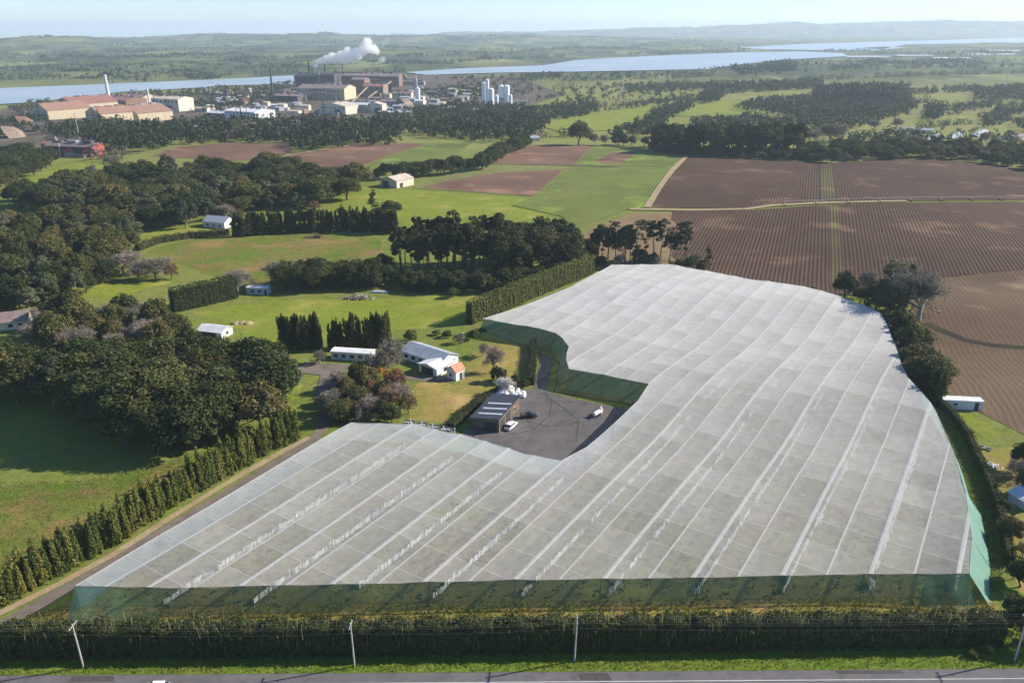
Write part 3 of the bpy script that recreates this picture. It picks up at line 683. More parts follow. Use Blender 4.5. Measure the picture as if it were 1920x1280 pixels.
def scatter(poly, mind, tries=4000, nmax=400):
    poly = np.array(poly); x0, y0 = poly.min(0); x1, y1 = poly.max(0); out = []
    for _ in range(tries):
        x, y = random.uniform(x0, x1), random.uniform(y0, y1)
        if not bool(inside(poly, x, y)): continue
        if all((x - a) ** 2 + (y - b) ** 2 > mind * mind for a, b in out): out.append((x, y))
        if len(out) >= nmax: break
    return out

def stand(px, mind, kinds, hr, name, label, group, cat='tree', nmax=400, wide=1.0):
    """a group of trees inside an outline read from the photograph at ground level"""
    ks = list(kinds); ws = list(kinds.values()); k = 0
    for p in scatter([P(*q).xy for q in px], mind, nmax=nmax):
        kd = random.choices(ks, ws)[0]
        lb = label[kd] if isinstance(label, dict) else label; nm = name[kd] if isinstance(name, dict) else name
        plant(kd, p, random.uniform(*hr) * (0.75 if kd in ('bare', 'autumn') else 1), nm, lb, group, cat, wide); k += 1
    return k

def row(px, step, kinds, hr, name, label, group, jit=0.4, wide=1.0, cat='tree'):
    pts = [np.array(P(*q).xy) for q in px]; ks = list(kinds); ws = list(kinds.values())
    for a, b in zip(pts[:-1], pts[1:]):
        L = np.hypot(*(b - a)); n = max(1, int(round(L / step)))
        for k in range(n):
            p = a + (b - a) * (k + 0.5) / n + RNG.normal(0, jit, 2)
            if 'young' in kinds and random.random() < .07: continue
            plant(random.choices(ks, ws)[0], p, random.uniform(*hr), name, label, group, cat, wide)

def leaf_box(rg, a, b, wdt, h, n, s, top_jit=0.4, z0=0.0, round_=0.0):
    """leaf clumps over the faces of a hedge running from a to b (world xy)"""
    a = np.array(a, float); b = np.array(b, float); d = b - a; L = np.hypot(*d); d /= L; nn = np.array([-d[1], d[0]])
    area = np.array([L * h, L * h, L * wdt, wdt * h, wdt * h]); pick = rg.choice(5, n, p=area / area.sum())
    t = rg.uniform(0, 1, n); uu = rg.uniform(-.5, .5, n); zz = rg.uniform(0, 1, n)
    depth = rg.uniform(0, 0.35, n); ph = rg.uniform(0, 6.28, 4)
    along = np.where(pick == 3, 0.0, np.where(pick == 4, 1.0, t)) * L
    fq = rg.uniform(.25, 4.5, 6); pq = rg.uniform(0, 6.28, 6)
    lump = sum(0.11 * np.sin(along * fq[k_] + pq[k_] + zz * 5 * math.sin(k_ * 2.1)) for k_ in range(6))
    side = np.where(pick == 0, -.5, np.where(pick == 1, .5, uu)) * (wdt + 2 * lump * (pick < 2) - depth * np.where(pick < 2, 1, 0))
    hh = h + top_jit * (0.6 * np.sin(along * 0.9 + ph[3]) + 0.5 * lump) + rg.normal(0, top_jit * 0.35, n)
    z = z0 + np.where(pick == 2, hh - depth, zz * hh)
    taper = 1 - round_ * np.clip((z - z0) / h, 0, 1) ** 3
    side = side * taper
    x = a[0] + d[0] * along + nn[0] * side; y = a[1] + d[1] * along + nn[1] * side
    cen = np.stack([x, y, z + hgt(x, y)], 1)
    nr = np.zeros((n, 3)); nr[pick == 0, :2] = -nn; nr[pick == 1, :2] = nn; nr[pick == 2, 2] = 1; nr[pick == 3, :2] = -d; nr[pick == 4, :2] = d
    nr[:, 2] += 0.3
    return leaves(rg, cen, nr, s, 0.6, 0.55)

def hedge(px, wdt, h, dens, s, mat, label, name='hedge', seed=1, top=0.4, round_=0.0, world=None):
    rg = np.random.default_rng(seed); pts = world or [P(*q).xy for q in px]; V = []; Q = []; o = 0
    for a, b in zip(pts[:-1], pts[1:]):
        L = math.hypot(b[0] - a[0], b[1] - a[1]); v, q = leaf_box(rg, a, b, wdt, h, int(dens * L * (2 * h + wdt)), s, top, 0, round_)
        V.append(v); Q.append(q + o); o += len(v)
    r = thing(name, label, 'hedge', (0, 0, 0))
    obj('foliage', mesh_np('foliage', np.concatenate(V), np.concatenate(Q), [M[mat]]), r)
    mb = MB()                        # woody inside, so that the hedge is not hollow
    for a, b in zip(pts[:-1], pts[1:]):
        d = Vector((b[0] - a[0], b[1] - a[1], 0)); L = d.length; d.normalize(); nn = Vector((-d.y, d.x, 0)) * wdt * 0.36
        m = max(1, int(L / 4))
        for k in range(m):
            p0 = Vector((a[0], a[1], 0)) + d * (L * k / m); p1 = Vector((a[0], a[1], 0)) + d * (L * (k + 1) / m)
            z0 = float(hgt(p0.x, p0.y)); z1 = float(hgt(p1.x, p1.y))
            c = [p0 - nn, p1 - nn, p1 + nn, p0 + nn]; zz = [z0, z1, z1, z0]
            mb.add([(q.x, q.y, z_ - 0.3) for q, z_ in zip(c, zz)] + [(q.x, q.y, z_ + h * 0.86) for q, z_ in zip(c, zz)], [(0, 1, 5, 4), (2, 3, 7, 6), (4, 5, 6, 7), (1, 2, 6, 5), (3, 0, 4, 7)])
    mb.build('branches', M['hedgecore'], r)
    return r
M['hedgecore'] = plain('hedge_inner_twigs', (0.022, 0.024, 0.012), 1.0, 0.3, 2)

def far_wood(name, label, parts, mat='farleaf', seed=1, leaf=1.5, per=90):
    """a distant wood that reads as one mass: all its trees in one mesh. parts: (outline px, spacing m, height range)"""
    rg = np.random.default_rng(seed); T = []
    for s in range(5):
        vs = []; 
        for k in range(5):
            d = rg.normal(0, .28, 3); p, nd = blob_pts(rg, [d[0], d[1], 0.55 + d[2] * .55], [0.27, 0.27, 0.26], per // 5, 0.5)
            v, _ = leaves(rg, p, nd + [0, 0, .4], 0.095, 0.7, 0.5); vs.append(v)
        T.append(np.concatenate(vs))
    V = []
    for px, sp, (h0, h1) in parts:
        for x, y in scatter([P(*q).xy for q in px], sp, 3500, 900):
            h = rg.uniform(h0, h1); wd = h * rg.uniform(0.7, 1.1); t = T[rg.integers(5)]; a = rg.uniform(0, 6.28); ca, sa = math.cos(a), math.sin(a)
            V.append(np.stack([x + (t[:, 0] * ca - t[:, 1] * sa) * wd, y + (t[:, 0] * sa + t[:, 1] * ca) * wd, float(hgt(x, y)) + t[:, 2] * h], 1))
    V = np.concatenate(V)
    o = obj(name, mesh_np(name, V, np.arange(len(V)).reshape(-1, 4), [M[mat]]))
    return tag(o, label, 'wood', kind='stuff')

def far_clumps(name, label, pts, wr, hr, mat='farleaf', seed=1, per=50):
    """wooded gullies, shelter belts and bush on far slopes: one mesh of many long low clumps"""
    rg = np.random.default_rng(seed); V = []
    for p in pts:
        wd, h = rg.uniform(*wr), rg.uniform(*hr); a = rg.normal(0, .5); n = per
        q = np.stack([rg.uniform(-1, 1, n) * wd / 2, rg.normal(0, .18, n) * wd * rg.uniform(.2, 1), rg.uniform(.1, 1, n) ** .7 * h * rg.uniform(.6, 1, n)], 1)
        q[:, 2] *= 1 - (np.abs(q[:, 0]) / (wd * .62)) ** 2
        ca, sa = math.cos(a), math.sin(a)
        cen = np.stack([p[0] + q[:, 0] * ca - q[:, 1] * sa, p[1] + q[:, 0] * sa + q[:, 1] * ca, p[2] + q[:, 2]], 1)
        V.append(leaves(rg, cen, np.tile([0, -.5, .6], (n, 1)), h * .36, .75, .6)[0])
    V = np.concatenate(V)
    return tag(obj(name, mesh_np(name, V, np.arange(len(V)).reshape(-1, 4), [M[mat]])), label, 'bush', kind='stuff')

def far_belts(name, label, lines, seed=1, mat='farleaf', per=70):
    """continuous distant shelter belts, one mesh: lines of (outline px points, height range)"""
    rg = np.random.default_rng(seed); V = []
    for px, (h0, h1) in lines:
        pts = [np.array(P(*q).xy) for q in px]
        for a, b in zip(pts[:-1], pts[1:]):
            L = np.hypot(*(b - a)); s = 0
            while s < L:
                h = rg.uniform(h0, h1) * (0.75 + 0.35 * math.sin(s / (h1 * 6) + len(V))); q = a + (b - a) * s / L + rg.normal(0, h * .25, 2); s += h * rg.uniform(.35, .75)
                if rg.uniform() < .06: s += h * rg.uniform(1, 4)
                z = float(hgt(*q)); d = rg.normal(0, 1, (per, 3)); d /= np.linalg.norm(d, axis=1)[:, None]
                cen = np.array([q[0], q[1], z + h * .5]) + d * [h * .42, h * .42, h * .5] * (rg.uniform(.5, 1, per) ** .4)[:, None]
                V.append(leaves(rg, cen, d + [0, 0, .4], h * .085, .7, .5)[0])
    V = np.concatenate(V)
    return tag(obj(name, mesh_np(name, V, np.arange(len(V)).reshape(-1, 4), [M[mat]])), label, 'shelter belt', kind='stuff')

# ------------------------------------------------------------------ the net canopy over the orchard
NET_H = 5.6
ROW_AZ = math.radians(32.7)
EU = np.array([math.cos(ROW_AZ), -math.sin(ROW_AZ)]); EV = np.array([math.sin(ROW_AZ), math.cos(ROW_AZ)])
OUT_PX = [(140, 1098), (318, 1102), (483, 1098), (643, 1095), (803, 1091), (965, 1087), (1127, 1085), (1292, 1083), (1452, 1079), (1620, 1076), (1818, 1075),
          (1823, 1010), (1810, 920), (1790, 850), (1765, 792), (1752, 765), (1737, 745), (1702, 707), (1690, 682), (1680, 650), (1665, 612), (1652, 587),
          (1620, 572), (1590, 562), (1560, 550), (1522, 540), (1490, 534), (1440, 527), (1410, 524), (1335, 509), (1257, 495), (1147, 496),
          (1072, 537), (960, 581), (905, 597), (960, 607), (1010, 615), (1042, 624), (1055, 634), (1067, 650), (1063, 661), (1062, 675), (1067, 691), (1135, 703), (1217, 720),
          (1197, 750), (1150, 795), (1100, 838), (1054, 863), (985, 850), (890, 820), (825, 806), (785, 795), (659, 792), (622, 812), (480, 897), (300, 1003)]
OUT = np.array([P(x, y, NET_H).xy for x, y in OUT_PX])
U0 = float(np.array(P(965, 1087, NET_H).xy) @ EU)
DU, DV = 13.68, 8.4
def zc(x, y):
    x = np.asarray(x, float); y = np.asarray(y, float)
    u = x * EU[0] + y * EU[1]; v = x * EV[0] + y * EV[1]
    fu = ((u - U0) / (DU / 2)) % 1.0; fv = (v / DV) % 1.0; fm = ((u - U0) / DU) % 1.0
    ridge = 0.10 * np.maximum(0, 1 - 4 * np.minimum(fm, 1 - fm))
    bay = np.floor((u - U0) / (DU / 2)); cell = np.floor(v / DV)
    rnd = 0.75 + 0.5 * np.modf(np.abs(np.sin(bay * 12.9 + cell * 78.2) * 43758.5))[0]
    sag = np.sin(math.pi * fu) ** 0.8 * (0.05 + 0.12 * np.abs(np.sin(math.pi * fv)) ** 0.8 * rnd)
    return hgt(x, y) + NET_H + ridge - sag

CELL = (U0, DU / 2, DV)
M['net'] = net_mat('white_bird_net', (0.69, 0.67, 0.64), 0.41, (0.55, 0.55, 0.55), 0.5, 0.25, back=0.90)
M['seam'] = net_mat('net_seam', (0.76, 0.75, 0.74), 0.60, (0.5, 0.5, 0.5), 0.8, 0.3)
M['seam2'] = net_mat('net_lacing', (0.77, 0.77, 0.76), 0.28, (0.5, 0.5, 0.5), 0.8, 0.1)
M['sidenet'] = net_mat('green_side_net', (0.10, 0.24, 0.17), 0.52, (0.06, 0.20, 0.13), 0.8, 0.0, 0.08)
M['tealnet'] = net_mat('pale_teal_net', (0.23, 0.43, 0.345), 0.82, (0.2, 0.42, 0.34), 0.8, 0.15)
M['bluenet'] = net_mat('pale_blue_edge_net', (0.34, 0.48, 0.52), 0.62, (0.3, 0.5, 0.5), 0.8, 0.2)
M['post'] = plain('timber_post', (0.16, 0.14, 0.12), 0.9, 0.2, 2)
M['cable'] = plain('dark_cable', (0.05, 0.055, 0.055), 0.7, 0.1, 2)
M['screen'] = net_mat('white_shelter_cloth', (0.85, 0.85, 0.82), 0.92, (0.8, 0.8, 0.8), 0.8)

canopy = thing('net_canopy', 'huge white bird net canopy with green sides covering the orchard', 'net canopy')
UV = np.stack([OUT @ EU, OUT @ EV], 1)
def crossings(u):
    vs = []; n = len(UV)
    for k in range(n):
        a, b = UV[k], UV[(k + 1) % n]
        if (a[0] > u) != (b[0] > u): vs.append(a[1] + (b[1] - a[1]) * (u - a[0]) / (b[0] - a[0]))
    return sorted(vs)
def net_strip(ua, ub, step=1.14, dv=1.4, lift=0.0):
    br = sorted(set([ua, ub] + [ua + k * step for k in range(1, int((ub - ua) / step) + 1)] + [float(q) for q in UV[:, 0] if ua < q < ub]))
    br = [b for k, b in enumerate(br) if k == 0 or b - br[k - 1] > 1e-4]
    parts = {}
    for a, b in zip(br[:-1], br[1:]):
        ca, cb = crossings(a + 1e-5), crossings(b - 1e-5)
        if len(ca) != len(cb): continue
        for k in range(0, len(ca) - 1, 2):
            V, Q, o = parts.setdefault((k if len(ca) > 2 else (2 if ca[k] > 205 and ca[k + 1] > 260 and ua < U0 - 3 * DU else 0)), ([], [], [0]))
            L = max(ca[k + 1] - ca[k], cb[k + 1] - cb[k]); n = max(1, int(L / dv)); t = np.linspace(0, 1, n + 1)
            for u, c in ((a, ca), (b, cb)):
                vv = c[k] + (c[k + 1] - c[k]) * t; x = u * EU[0] + vv * EV[0]; y = u * EU[1] + vv * EV[1]
                V.append(np.stack([x, y, zc(x, y) + lift], 1))
            i = np.arange(n); Q.append(np.stack([o[0] + i, o[0] + n + 1 + i, o[0] + n + 2 + i, o[0] + i + 1], 1)); o[0] += 2 * (n + 1)
    return [mesh_np('net_panel', np.concatenate(V), np.concatenate(Q)) for V, Q, o in parts.values()]
umin, umax = UV[:, 0].min(), UV[:, 0].max()
k0 = int(math.floor((umin - U0) / (DU / 2))); k1 = int(math.ceil((umax - U0) / (DU / 2)))
for k in range(k0, k1):
    a, b = max(umin + 1e-3, U0 + k * DU / 2), min(umax - 1e-3, U0 + (k + 1) * DU / 2)
    if b - a < 0.05: continue
    for me in net_strip(a, b):
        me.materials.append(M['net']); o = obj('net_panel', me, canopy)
        for f in me.polygons: f.use_smooth = True
    w_ = 0.42 if k % 2 == 0 else 0.19
    uc = U0 + k * DU / 2
    if uc - w_ > umin and uc + w_ < umax:
        for me in net_strip(uc - w_, uc + w_, 0.31, 1.4, 0.06): me.materials.append(M['seam']); obj('seam_band', me, canopy)

def cross_at(v):
    us = []; n = len(UV)
    for k in range(n):
        a, b = UV[k], UV[(k + 1) % n]
        if (a[1] > v) != (b[1] > v): us.append(a[0] + (b[0] - a[0]) * (v - a[1]) / (b[1] - a[1]))
    return sorted(us)
for kk in range(int(UV[:, 1].min() / DV) + 1, int(UV[:, 1].max() / DV) + 1):   # cross bands where two nets are laced together
    vv = kk * DV; us = cross_at(vv)
    for a, b in zip(us[::2], us[1::2]):
        n = max(2, int((b - a) / .9)); t = np.linspace(a + .05, b - .05, n + 1); V = []
        for off in (-.13, .13):
            x = t * EU[0] + (vv + off) * EV[0]; y = t * EU[1] + (vv + off) * EV[1]; V.append(np.stack([x, y, zc(x, y) + .045], 1))
        i = np.arange(n); me = mesh_np('cross_band', np.concatenate(V), np.stack([i, i + 1, i + n + 2, i + n + 1], 1), [M['seam2']]); obj('cross_band', me, canopy)

def edge_pts(i, j, n):
    return [OUT[i] + (OUT[j] - OUT[i]) * t / n for t in range(n + 1)]
def side(i, j, outw, mat, drop=0.15, name='side_net'):
    """a hanging net wall from the canopy edge i-j down to the ground, its foot moved outwards"""
    a, b = OUT[i], OUT[j]; d = b - a; L = np.hypot(*d); nn = np.array([d[1], -d[0]]) / L
    n = max(2, int(L / 1.5)); top = np.array(edge_pts(i, j, n)); m = 6; V = []
    w0 = outw if isinstance(outw, tuple) else (outw, outw)
    for r in range(m + 1):
        t = r / m; off = (np.linspace(w0[0], w0[1], n + 1) * t)[:, None] * nn
        q = top + off; zt = zc(top[:, 0], top[:, 1]); zb = hgt(q[:, 0], q[:, 1]) + drop
        V.append(np.stack([q[:, 0], q[:, 1], zt * (1 - t) + zb * t], 1))
        s_ = np.linspace(0, L, n + 1); bil = (0.22 * np.sin(s_ * 1.1 + i) + 0.16 * np.sin(s_ * 2.3 + 2 * i) + .08 * np.sin(s_ * 4.1)) * math.sin(math.pi * t) * (.4 if mat == 'tealnet' else 1)
        V[-1][:, :2] += bil[:, None] * nn
    V = np.concatenate(V); ii, jj = np.meshgrid(np.arange(n), np.arange(m)); s = (jj * (n + 1) + ii).ravel()
    return obj(name, mesh_np(name, V, np.stack([s, s + 1, s + n + 2, s + n + 1], 1), [M[mat]]), canopy)
NO = len(OUT)
for i in range(NO):
    j = (i + 1) % NO
    if i < 10: side(i, j, (5.0, 1.6) if i == 0 else (1.6, 1.6) if i < 9 else (1.6, 4.5), 'sidenet', 0.6)
    elif i < 21: side(i, j, 4.2 if i < 12 else 2.8 if i < 14 else 1.8, 'tealnet')
    elif i < 34: side(i, j, 1.0, 'sidenet')
    elif i < 44: side(i, j, 2.6, 'sidenet')
    elif i < 53: side(i, j, 0.6, 'bluenet')
    else: side(i, j, 1.0, 'bluenet')
for i in range(NO):                                            # edge cables
    j = (i + 1) % NO; q = edge_pts(i, j, max(1, int(np.hypot(*(OUT[j] - OUT[i])) / 4)))
    MB().tube([(p[0], p[1], float(zc(p[0], p[1])) + 0.05) for p in q], 0.05, 4).build('edge_cable', M['cable'] if i < 10 else M['seam'], canopy)
pm = MB().tube([(0, 0, -0.5), (0, 0, NET_H)], 0.075, 6).mesh('post', M['post'])
for k in range(k0, k1 + 1):
    if k % 2: continue
    u = U0 + k * DU / 2
    for v in np.arange(60, 420, DV * 2):
        x, y = u * EU + v * EV
        if bool(inside(OUT, x, y)): obj('post', pm, canopy, (x, y, float(hgt(x, y))))
for i in list(range(11)) + list(range(11, 22)) + list(range(43, 57)):   # edge posts
    x, y = OUT[i]; obj('post', pm, canopy, (x, y, float(zc(x, y)) - NET_H + 0.15))
for i in range(0, 11):                                         # leaning braces behind the front net
    x, y = OUT[i]; dx = 2.6 if i < 10 else -7.0
    zt = float(zc(x, y))
    MB().tube([(x, y, zt), (x + dx, y + 2.0, float(hgt(x, y)) + 0.05)], 0.07, 5).build('brace', M['post'], canopy)
for i in (55, 56):
    x, y = OUT[i]; MB().tube([(x, y, float(zc(x, y))), (x + 2.4, y - 1.2, float(hgt(x, y)))], 0.07, 5).build('brace', M['post'], canopy)

# white shelter cloths hung along the rows under the net
rg = np.random.default_rng(77)
ordn = ['first', 'second', 'third', 'fourth', 'fifth', 'sixth', 'seventh', 'eighth', 'ninth', 'tenth', 'eleventh', 'twelfth', 'thirteenth', 'fourteenth']
n_s = 0
for k in range(k0, k1 + 1):
    if k % 2: continue
    u = U0 + k * DU / 2 + 0.25
    cr = crossings(u)
    if not cr: continue
    va = cr[0] + 2.0; vb = cr[1] - 4.0
    if u < U0 - 4.5 * DU: continue
    V = []; Q = []; o = 0; v = va
    while v < vb:
        if rg.uniform() > 0.04 + 0.30 * (v > va + 80):
            L = rg.uniform(0.75, 1.25); lo = rg.uniform(0.3, 0.6); hi = rg.uniform(1.35, 1.9); tw = rg.normal(0, 0.22)
            pts = [u * EU + v * EV - tw * EU, u * EU + (v + L * 0.5) * EV + tw * 0.6 * EU, u * EU + (v + L) * EV + tw * EU]
            zz = [float(hgt(*p)) for p in pts]
            V += [(p[0], p[1], z + lo) for p, z in zip(pts, zz)] + [(p[0], p[1], z + hi + rg.normal(0, .08)) for p, z in zip(pts, zz)]
            Q += [(o, o + 1, o + 4, o + 3), (o + 1, o + 2, o + 5, o + 4)]; o += 6
            v += L * .8 + rg.uniform(0.0, 0.25)
        else: v += rg.uniform(1.0, 6.0)
    if V and vb - va > 12:
        r = obj('shelter_cloth', mesh_np('shelter_cloth', V, Q, [M['screen']]))
        tag(r, 'white cloth strips hung under the net, %s row from the left' % ordn[min(n_s, 13)], 'shelter cloth', 'white cloth rows under the canopy'); n_s += 1
# low vines in rows under the net
V = []
for k in range(k0 * 2, k1 * 2 + 1):
    u = U0 + k * DU / 4 + 1.7
    cr = crossings(u)
    for a, b in zip(cr[::2], cr[1::2]):
        v = np.arange(a + 1.5, b - 1.5, 1.1); v = v[rg.uniform(0, 1, len(v)) < 0.7]
        if not len(v): continue
        p = u * EU[None] + v[:, None] * EV[None] + rg.normal(0, .25, (len(v), 2))
        z = hgt(p[:, 0], p[:, 1])
        for rep in range(3):
            c = np.stack([p[:, 0] + rg.normal(0, .25, len(v)), p[:, 1] + rg.normal(0, .25, len(v)), z + rg.uniform(.3, 1.3, len(v))], 1)
            V.append(leaves(rg, c, np.tile([0, 0, 1.0], (len(v), 1)), 0.3, 0.8, 0.7)[0])
V = np.concatenate(V)
tag(obj('orchard_vines', mesh_np('orchard_vines', V, np.arange(len(V)).reshape(-1, 4), [M['tuft']])), 'low young vines in rows below the net', 'vines', kind='stuff')

# ------------------------------------------------------------------ trees, hedges, woods
stand([(-10, 755), (120, 765), (190, 805), (255, 842), (345, 846), (440, 826), (530, 796), (545, 765), (510, 728), (440, 712), (330, 716), (220, 716), (100, 722), (0, 735)], 6.0, {'evg': 7, 'olive': .8, 'grey': .8}, (13, 18),
      {'evg': 'evergreen_tree', 'olive': 'olive_green_tree', 'grey': 'grey_green_tree'}, {'grey': 'grey green tree in the dense clump left of the driveway', 'evg': 'big dark evergreen tree in the dense clump left of the driveway', 'olive': 'olive green tree in the dense clump left of the driveway'}, 'dense clump of trees left of the driveway', wide=1.1)
stand([(60, 650), (80, 618), (160, 606), (290, 610), (335, 640), (300, 665), (100, 668)], 4.4, {'bare': 4, 'olive': 1.2, 'evg': .3}, (9, 14),
      {'bare': 'bare_tree', 'olive': 'olive_green_tree', 'evg': 'evergreen_tree'}, {'bare': 'bare grey branched tree in the thicket left of the white cottage', 'olive': 'dull olive tree in the thicket left of the white cottage', 'evg': 'dark green tree in the thicket left of the white cottage'}, 'grey thicket left of the white cottage')
stand([(-40, 445), (100, 425), (238, 432), (252, 478), (215, 520), (150, 560), (60, 590), (-40, 592)], 7.5, {'evg': 2, 'olive': 2.0, 'grey': 1}, (8.5, 15),
      {'evg': 'evergreen_tree', 'olive': 'olive_green_tree', 'grey': 'grey_green_tree'}, {'grey': 'grey green tree in the wood at the left edge', 'evg': 'dark evergreen tree in the wood at the left edge', 'olive': 'brownish olive tree in the wood at the left edge'}, 'wood at the left edge', nmax=95, wide=1.1)
stand([(20, 385), (110, 362), (260, 338), (420, 328), (600, 333), (668, 352), (655, 375), (560, 392), (450, 405), (400, 416), (350, 430), (262, 428), (200, 415), (100, 402)], 11.0, {'evg': 4, 'olive': 1, 'grey': 1.2}, (10, 18),
      {'evg': 'evergreen_tree', 'olive': 'olive_green_tree', 'grey': 'grey_green_tree'}, {'grey': 'grey green tree in the large wood above the left meadow', 'evg': 'dark evergreen tree in the large wood above the left meadow', 'olive': 'olive tree in the large wood above the left meadow'}, 'large wood above the left meadow', nmax=175, wide=1.35)
stand([(-60, 330), (0, 302), (60, 298), (108, 308), (60, 332), (20, 348), (-60, 372)], 13, {'evg': 1}, (12, 16), 'evergreen_tree', 'dark evergreen tree in the wood beside the upper left paddock', 'wood beside the upper left paddock', nmax=26, wide=1.3)
stand([(515, 546), (560, 546), (725, 541), (735, 520), (640, 520), (560, 528)], 4.4, {'evg': 5, 'olive': .3}, (8, 12), {'evg': 'evergreen_tree', 'olive': 'olive_green_tree'}, {'evg': 'shaded evergreen tree on the slope left of the pines', 'olive': 'shaded olive tree on the slope left of the pines'}, 'shaded trees left of the pines')
stand([(738, 512), (800, 520), (900, 524), (940, 520), (940, 492), (850, 490), (760, 492)], 4.9, {'pine': 3, 'thinpine': 1.2, 'densepine': 1.6}, (16, 26), 'pine_tree', {'pine': 'tall pine with bare lower trunk in the central stand', 'thinpine': 'thin open pine in the central stand', 'densepine': 'bushy pine in the central stand'}, 'pines in the central stand', wide=0.95)
stand([(930, 525), (1060, 520), (1075, 490), (1040, 478), (940, 485)], 6.2, {'densepine': 2, 'evg': 1}, (17, 22), {'densepine': 'pine_tree', 'evg': 'evergreen_tree'}, {'densepine': 'bushy pine at the right end of the central stand', 'evg': 'rounded evergreen at the right end of the central stand'}, 'bushy trees at the right end of the pine stand', wide=1.0)
stand([(740, 546), (860, 550), (960, 548), (1070, 520), (1060, 505), (940, 528), (760, 530)], 4.2, {'evg': 2, 'darkshrub': 1}, (5, 8), {'evg': 'small_tree', 'darkshrub': 'shrub'}, {'evg': 'low shaded evergreen under the central pines', 'darkshrub': 'dark shrub under the central pines'}, 'undergrowth below the central pines', wide=1.1)
for x, y, h, lb in ((1128, 492, 16, 'pine left of the thin pines, by the trimmed hedge'), (1152, 494, 20, 'tall thin pine, second from the trimmed hedge'), (1180, 492, 18, 'thin pine, third from the trimmed hedge'), (1190, 494, 21, 'tall thin pine with a flat crown behind the net canopy'),
                    (1212, 493, 20, 'thin pine with a bare stem before the ploughed field'), (1238, 494, 21, 'thin pine beside the tallest bare trunk'), (1270, 497, 20, 'thin pine left of the pale trunk'), (1288, 500, 21, 'thin pine with a pale trunk at the field edge')):
    plant('thinpine', P(x, y).xy, h, 'pine_tree', lb, 'thin pines behind the canopy', wide=1.0)
for x, y, h, k, lb in ((1085, 500, 15, 'densepine', 'bushy pine right of the trimmed hedge end'), (1105, 497, 13, 'evg', 'rounded tree behind the trimmed hedge end'), (1120, 492, 19, 'densepine', 'bushy pine behind the trimmed hedge end, taller one'), (1172, 494, 20, 'densepine', 'tall bushy pine in the middle of the thin pines'), (1225, 490, 21, 'pine', 'tall flat topped pine among the thin pines'), (1280, 496, 20, 'pine', 'tall flat topped pine by the pale trunk'), (1140, 488, 17, 'densepine', 'bushy pine among the thin pines, left one'), (1166, 488, 15, 'grey', 'grey green tree among the thin pines'), (1200, 500, 9, 'evg', 'low dark tree at the back corner of the canopy'), (1255, 490, 15, 'densepine', 'bushy pine among the thin pines, right one'), (1225, 503, 8, 'grey', 'low grey green tree at the back canopy edge'), (1305, 503, 8, 'bare', 'bare brown tree right of the pale trunk'), (1060, 505, 14, 'grey', 'grey green tree behind the trimmed hedge')):
    plant(k, P(x, y).xy, h, {'densepine': 'pine_tree', 'pine': 'pine_tree', 'evg': 'evergreen_tree', 'grey': 'grey_green_tree', 'bare': 'bare_tree'}[k], lb, wide=0.95)
for x, y, h, lb in ((1328, 505, 12, 'small open conifer alone at the field edge'), (700, 404, 16, 'layered conifer with a thin top in the green meadow')):
    plant('spire', P(x, y).xy, h, 'conifer', lb, wide=1.0 if x < 900 else 0.8)
plant('evg', P(735, 408).xy, 10, 'evergreen_tree', 'rounded tree beside the layered conifer in the meadow', wide=1.4)
row([(1110, 500), (1180, 502), (1260, 505), (1330, 512)], 5, {'evg': 2, 'bare': 1}, (4.5, 7.5), 'small_tree', 'small tree between the thin pine trunks', 'small trees between the thin pines', 1.5)
row([(437, 444), (520, 438), (640, 433), (748, 438)], 1.6, {'cyp': 1}, (10.5, 13.5), 'cypress_tree', 'dark cypress in the shelter belt above the rough hillside', 'dark shelter belt above the hillside', 0.5, 1.3)
row([(522, 657), (560, 655), (602, 653)], 0.85, {'cyp': 1}, (9.5, 13), 'cypress_tree', 'spiky cypress in the left of the two dark clumps', 'left clump of cypresses', 0.6, 1.0)
row([(614, 655), (660, 652), (700, 650), (738, 648)], 0.85, {'cyp': 1}, (8.5, 12.5), 'cypress_tree', 'spiky cypress in the right of the two dark clumps', 'right clump of cypresses', 0.6, 1.0)
row([(705, 338), (780, 332), (850, 326), (905, 318), (940, 296), (985, 276)], 4.2, {'densepine': 2, 'evg': 2}, (9, 14), 'evergreen_tree', 'dark tree in the belt beside the cream barn', 'tree belt beside the cream barn', 1.0, 1.25)
plant('evg', P(1085, 272).xy, 25, 'evergreen_tree', 'huge dark rounded tree above the bare brown field', wide=1.1)
plant('evg', P(1160, 272).xy, 13, 'evergreen_tree', 'dark round tree right of the huge one', wide=1.2)
row([(1110, 272), (1215, 276)], 9, {'evg': 1, 'bare': 1}, (8, 13), 'tree', 'low mixed tree between the huge tree and the tall pines', 'low trees above the far crop', 2.0, 1.1)
stand([(1222, 284), (1300, 290), (1400, 294), (1495, 294), (1500, 284), (1380, 276), (1225, 274)], 8.5, {'densepine': 3, 'pine': .6, 'evg': .8}, (17, 29), {'densepine': 'pine_tree', 'pine': 'pine_tree', 'evg': 'evergreen_tree'}, {'densepine': 'tall dark pine in the row above the ploughed field', 'pine': 'open crowned pine in the row above the ploughed field', 'evg': 'dark rounded tree in the row above the ploughed field'}, 'tall trees above the ploughed field', nmax=58, wide=1.2)
stand([(1225, 288), (1300, 294), (1420, 299), (1540, 304), (1560, 300), (1500, 292), (1300, 286), (1225, 282)], 6.5, {'evg': 3, 'darkshrub': 1, 'bare': .6}, (5, 10), {'evg': 'small_tree', 'darkshrub': 'shrub', 'bare': 'bare_tree'}, {'evg': 'low dark tree under the tall pines by the ploughed field', 'darkshrub': 'dark shrub under the tall pines by the ploughed field', 'bare': 'small bare tree under the tall pines by the ploughed field'}, 'undergrowth of the tall pines', nmax=70, wide=1.2)
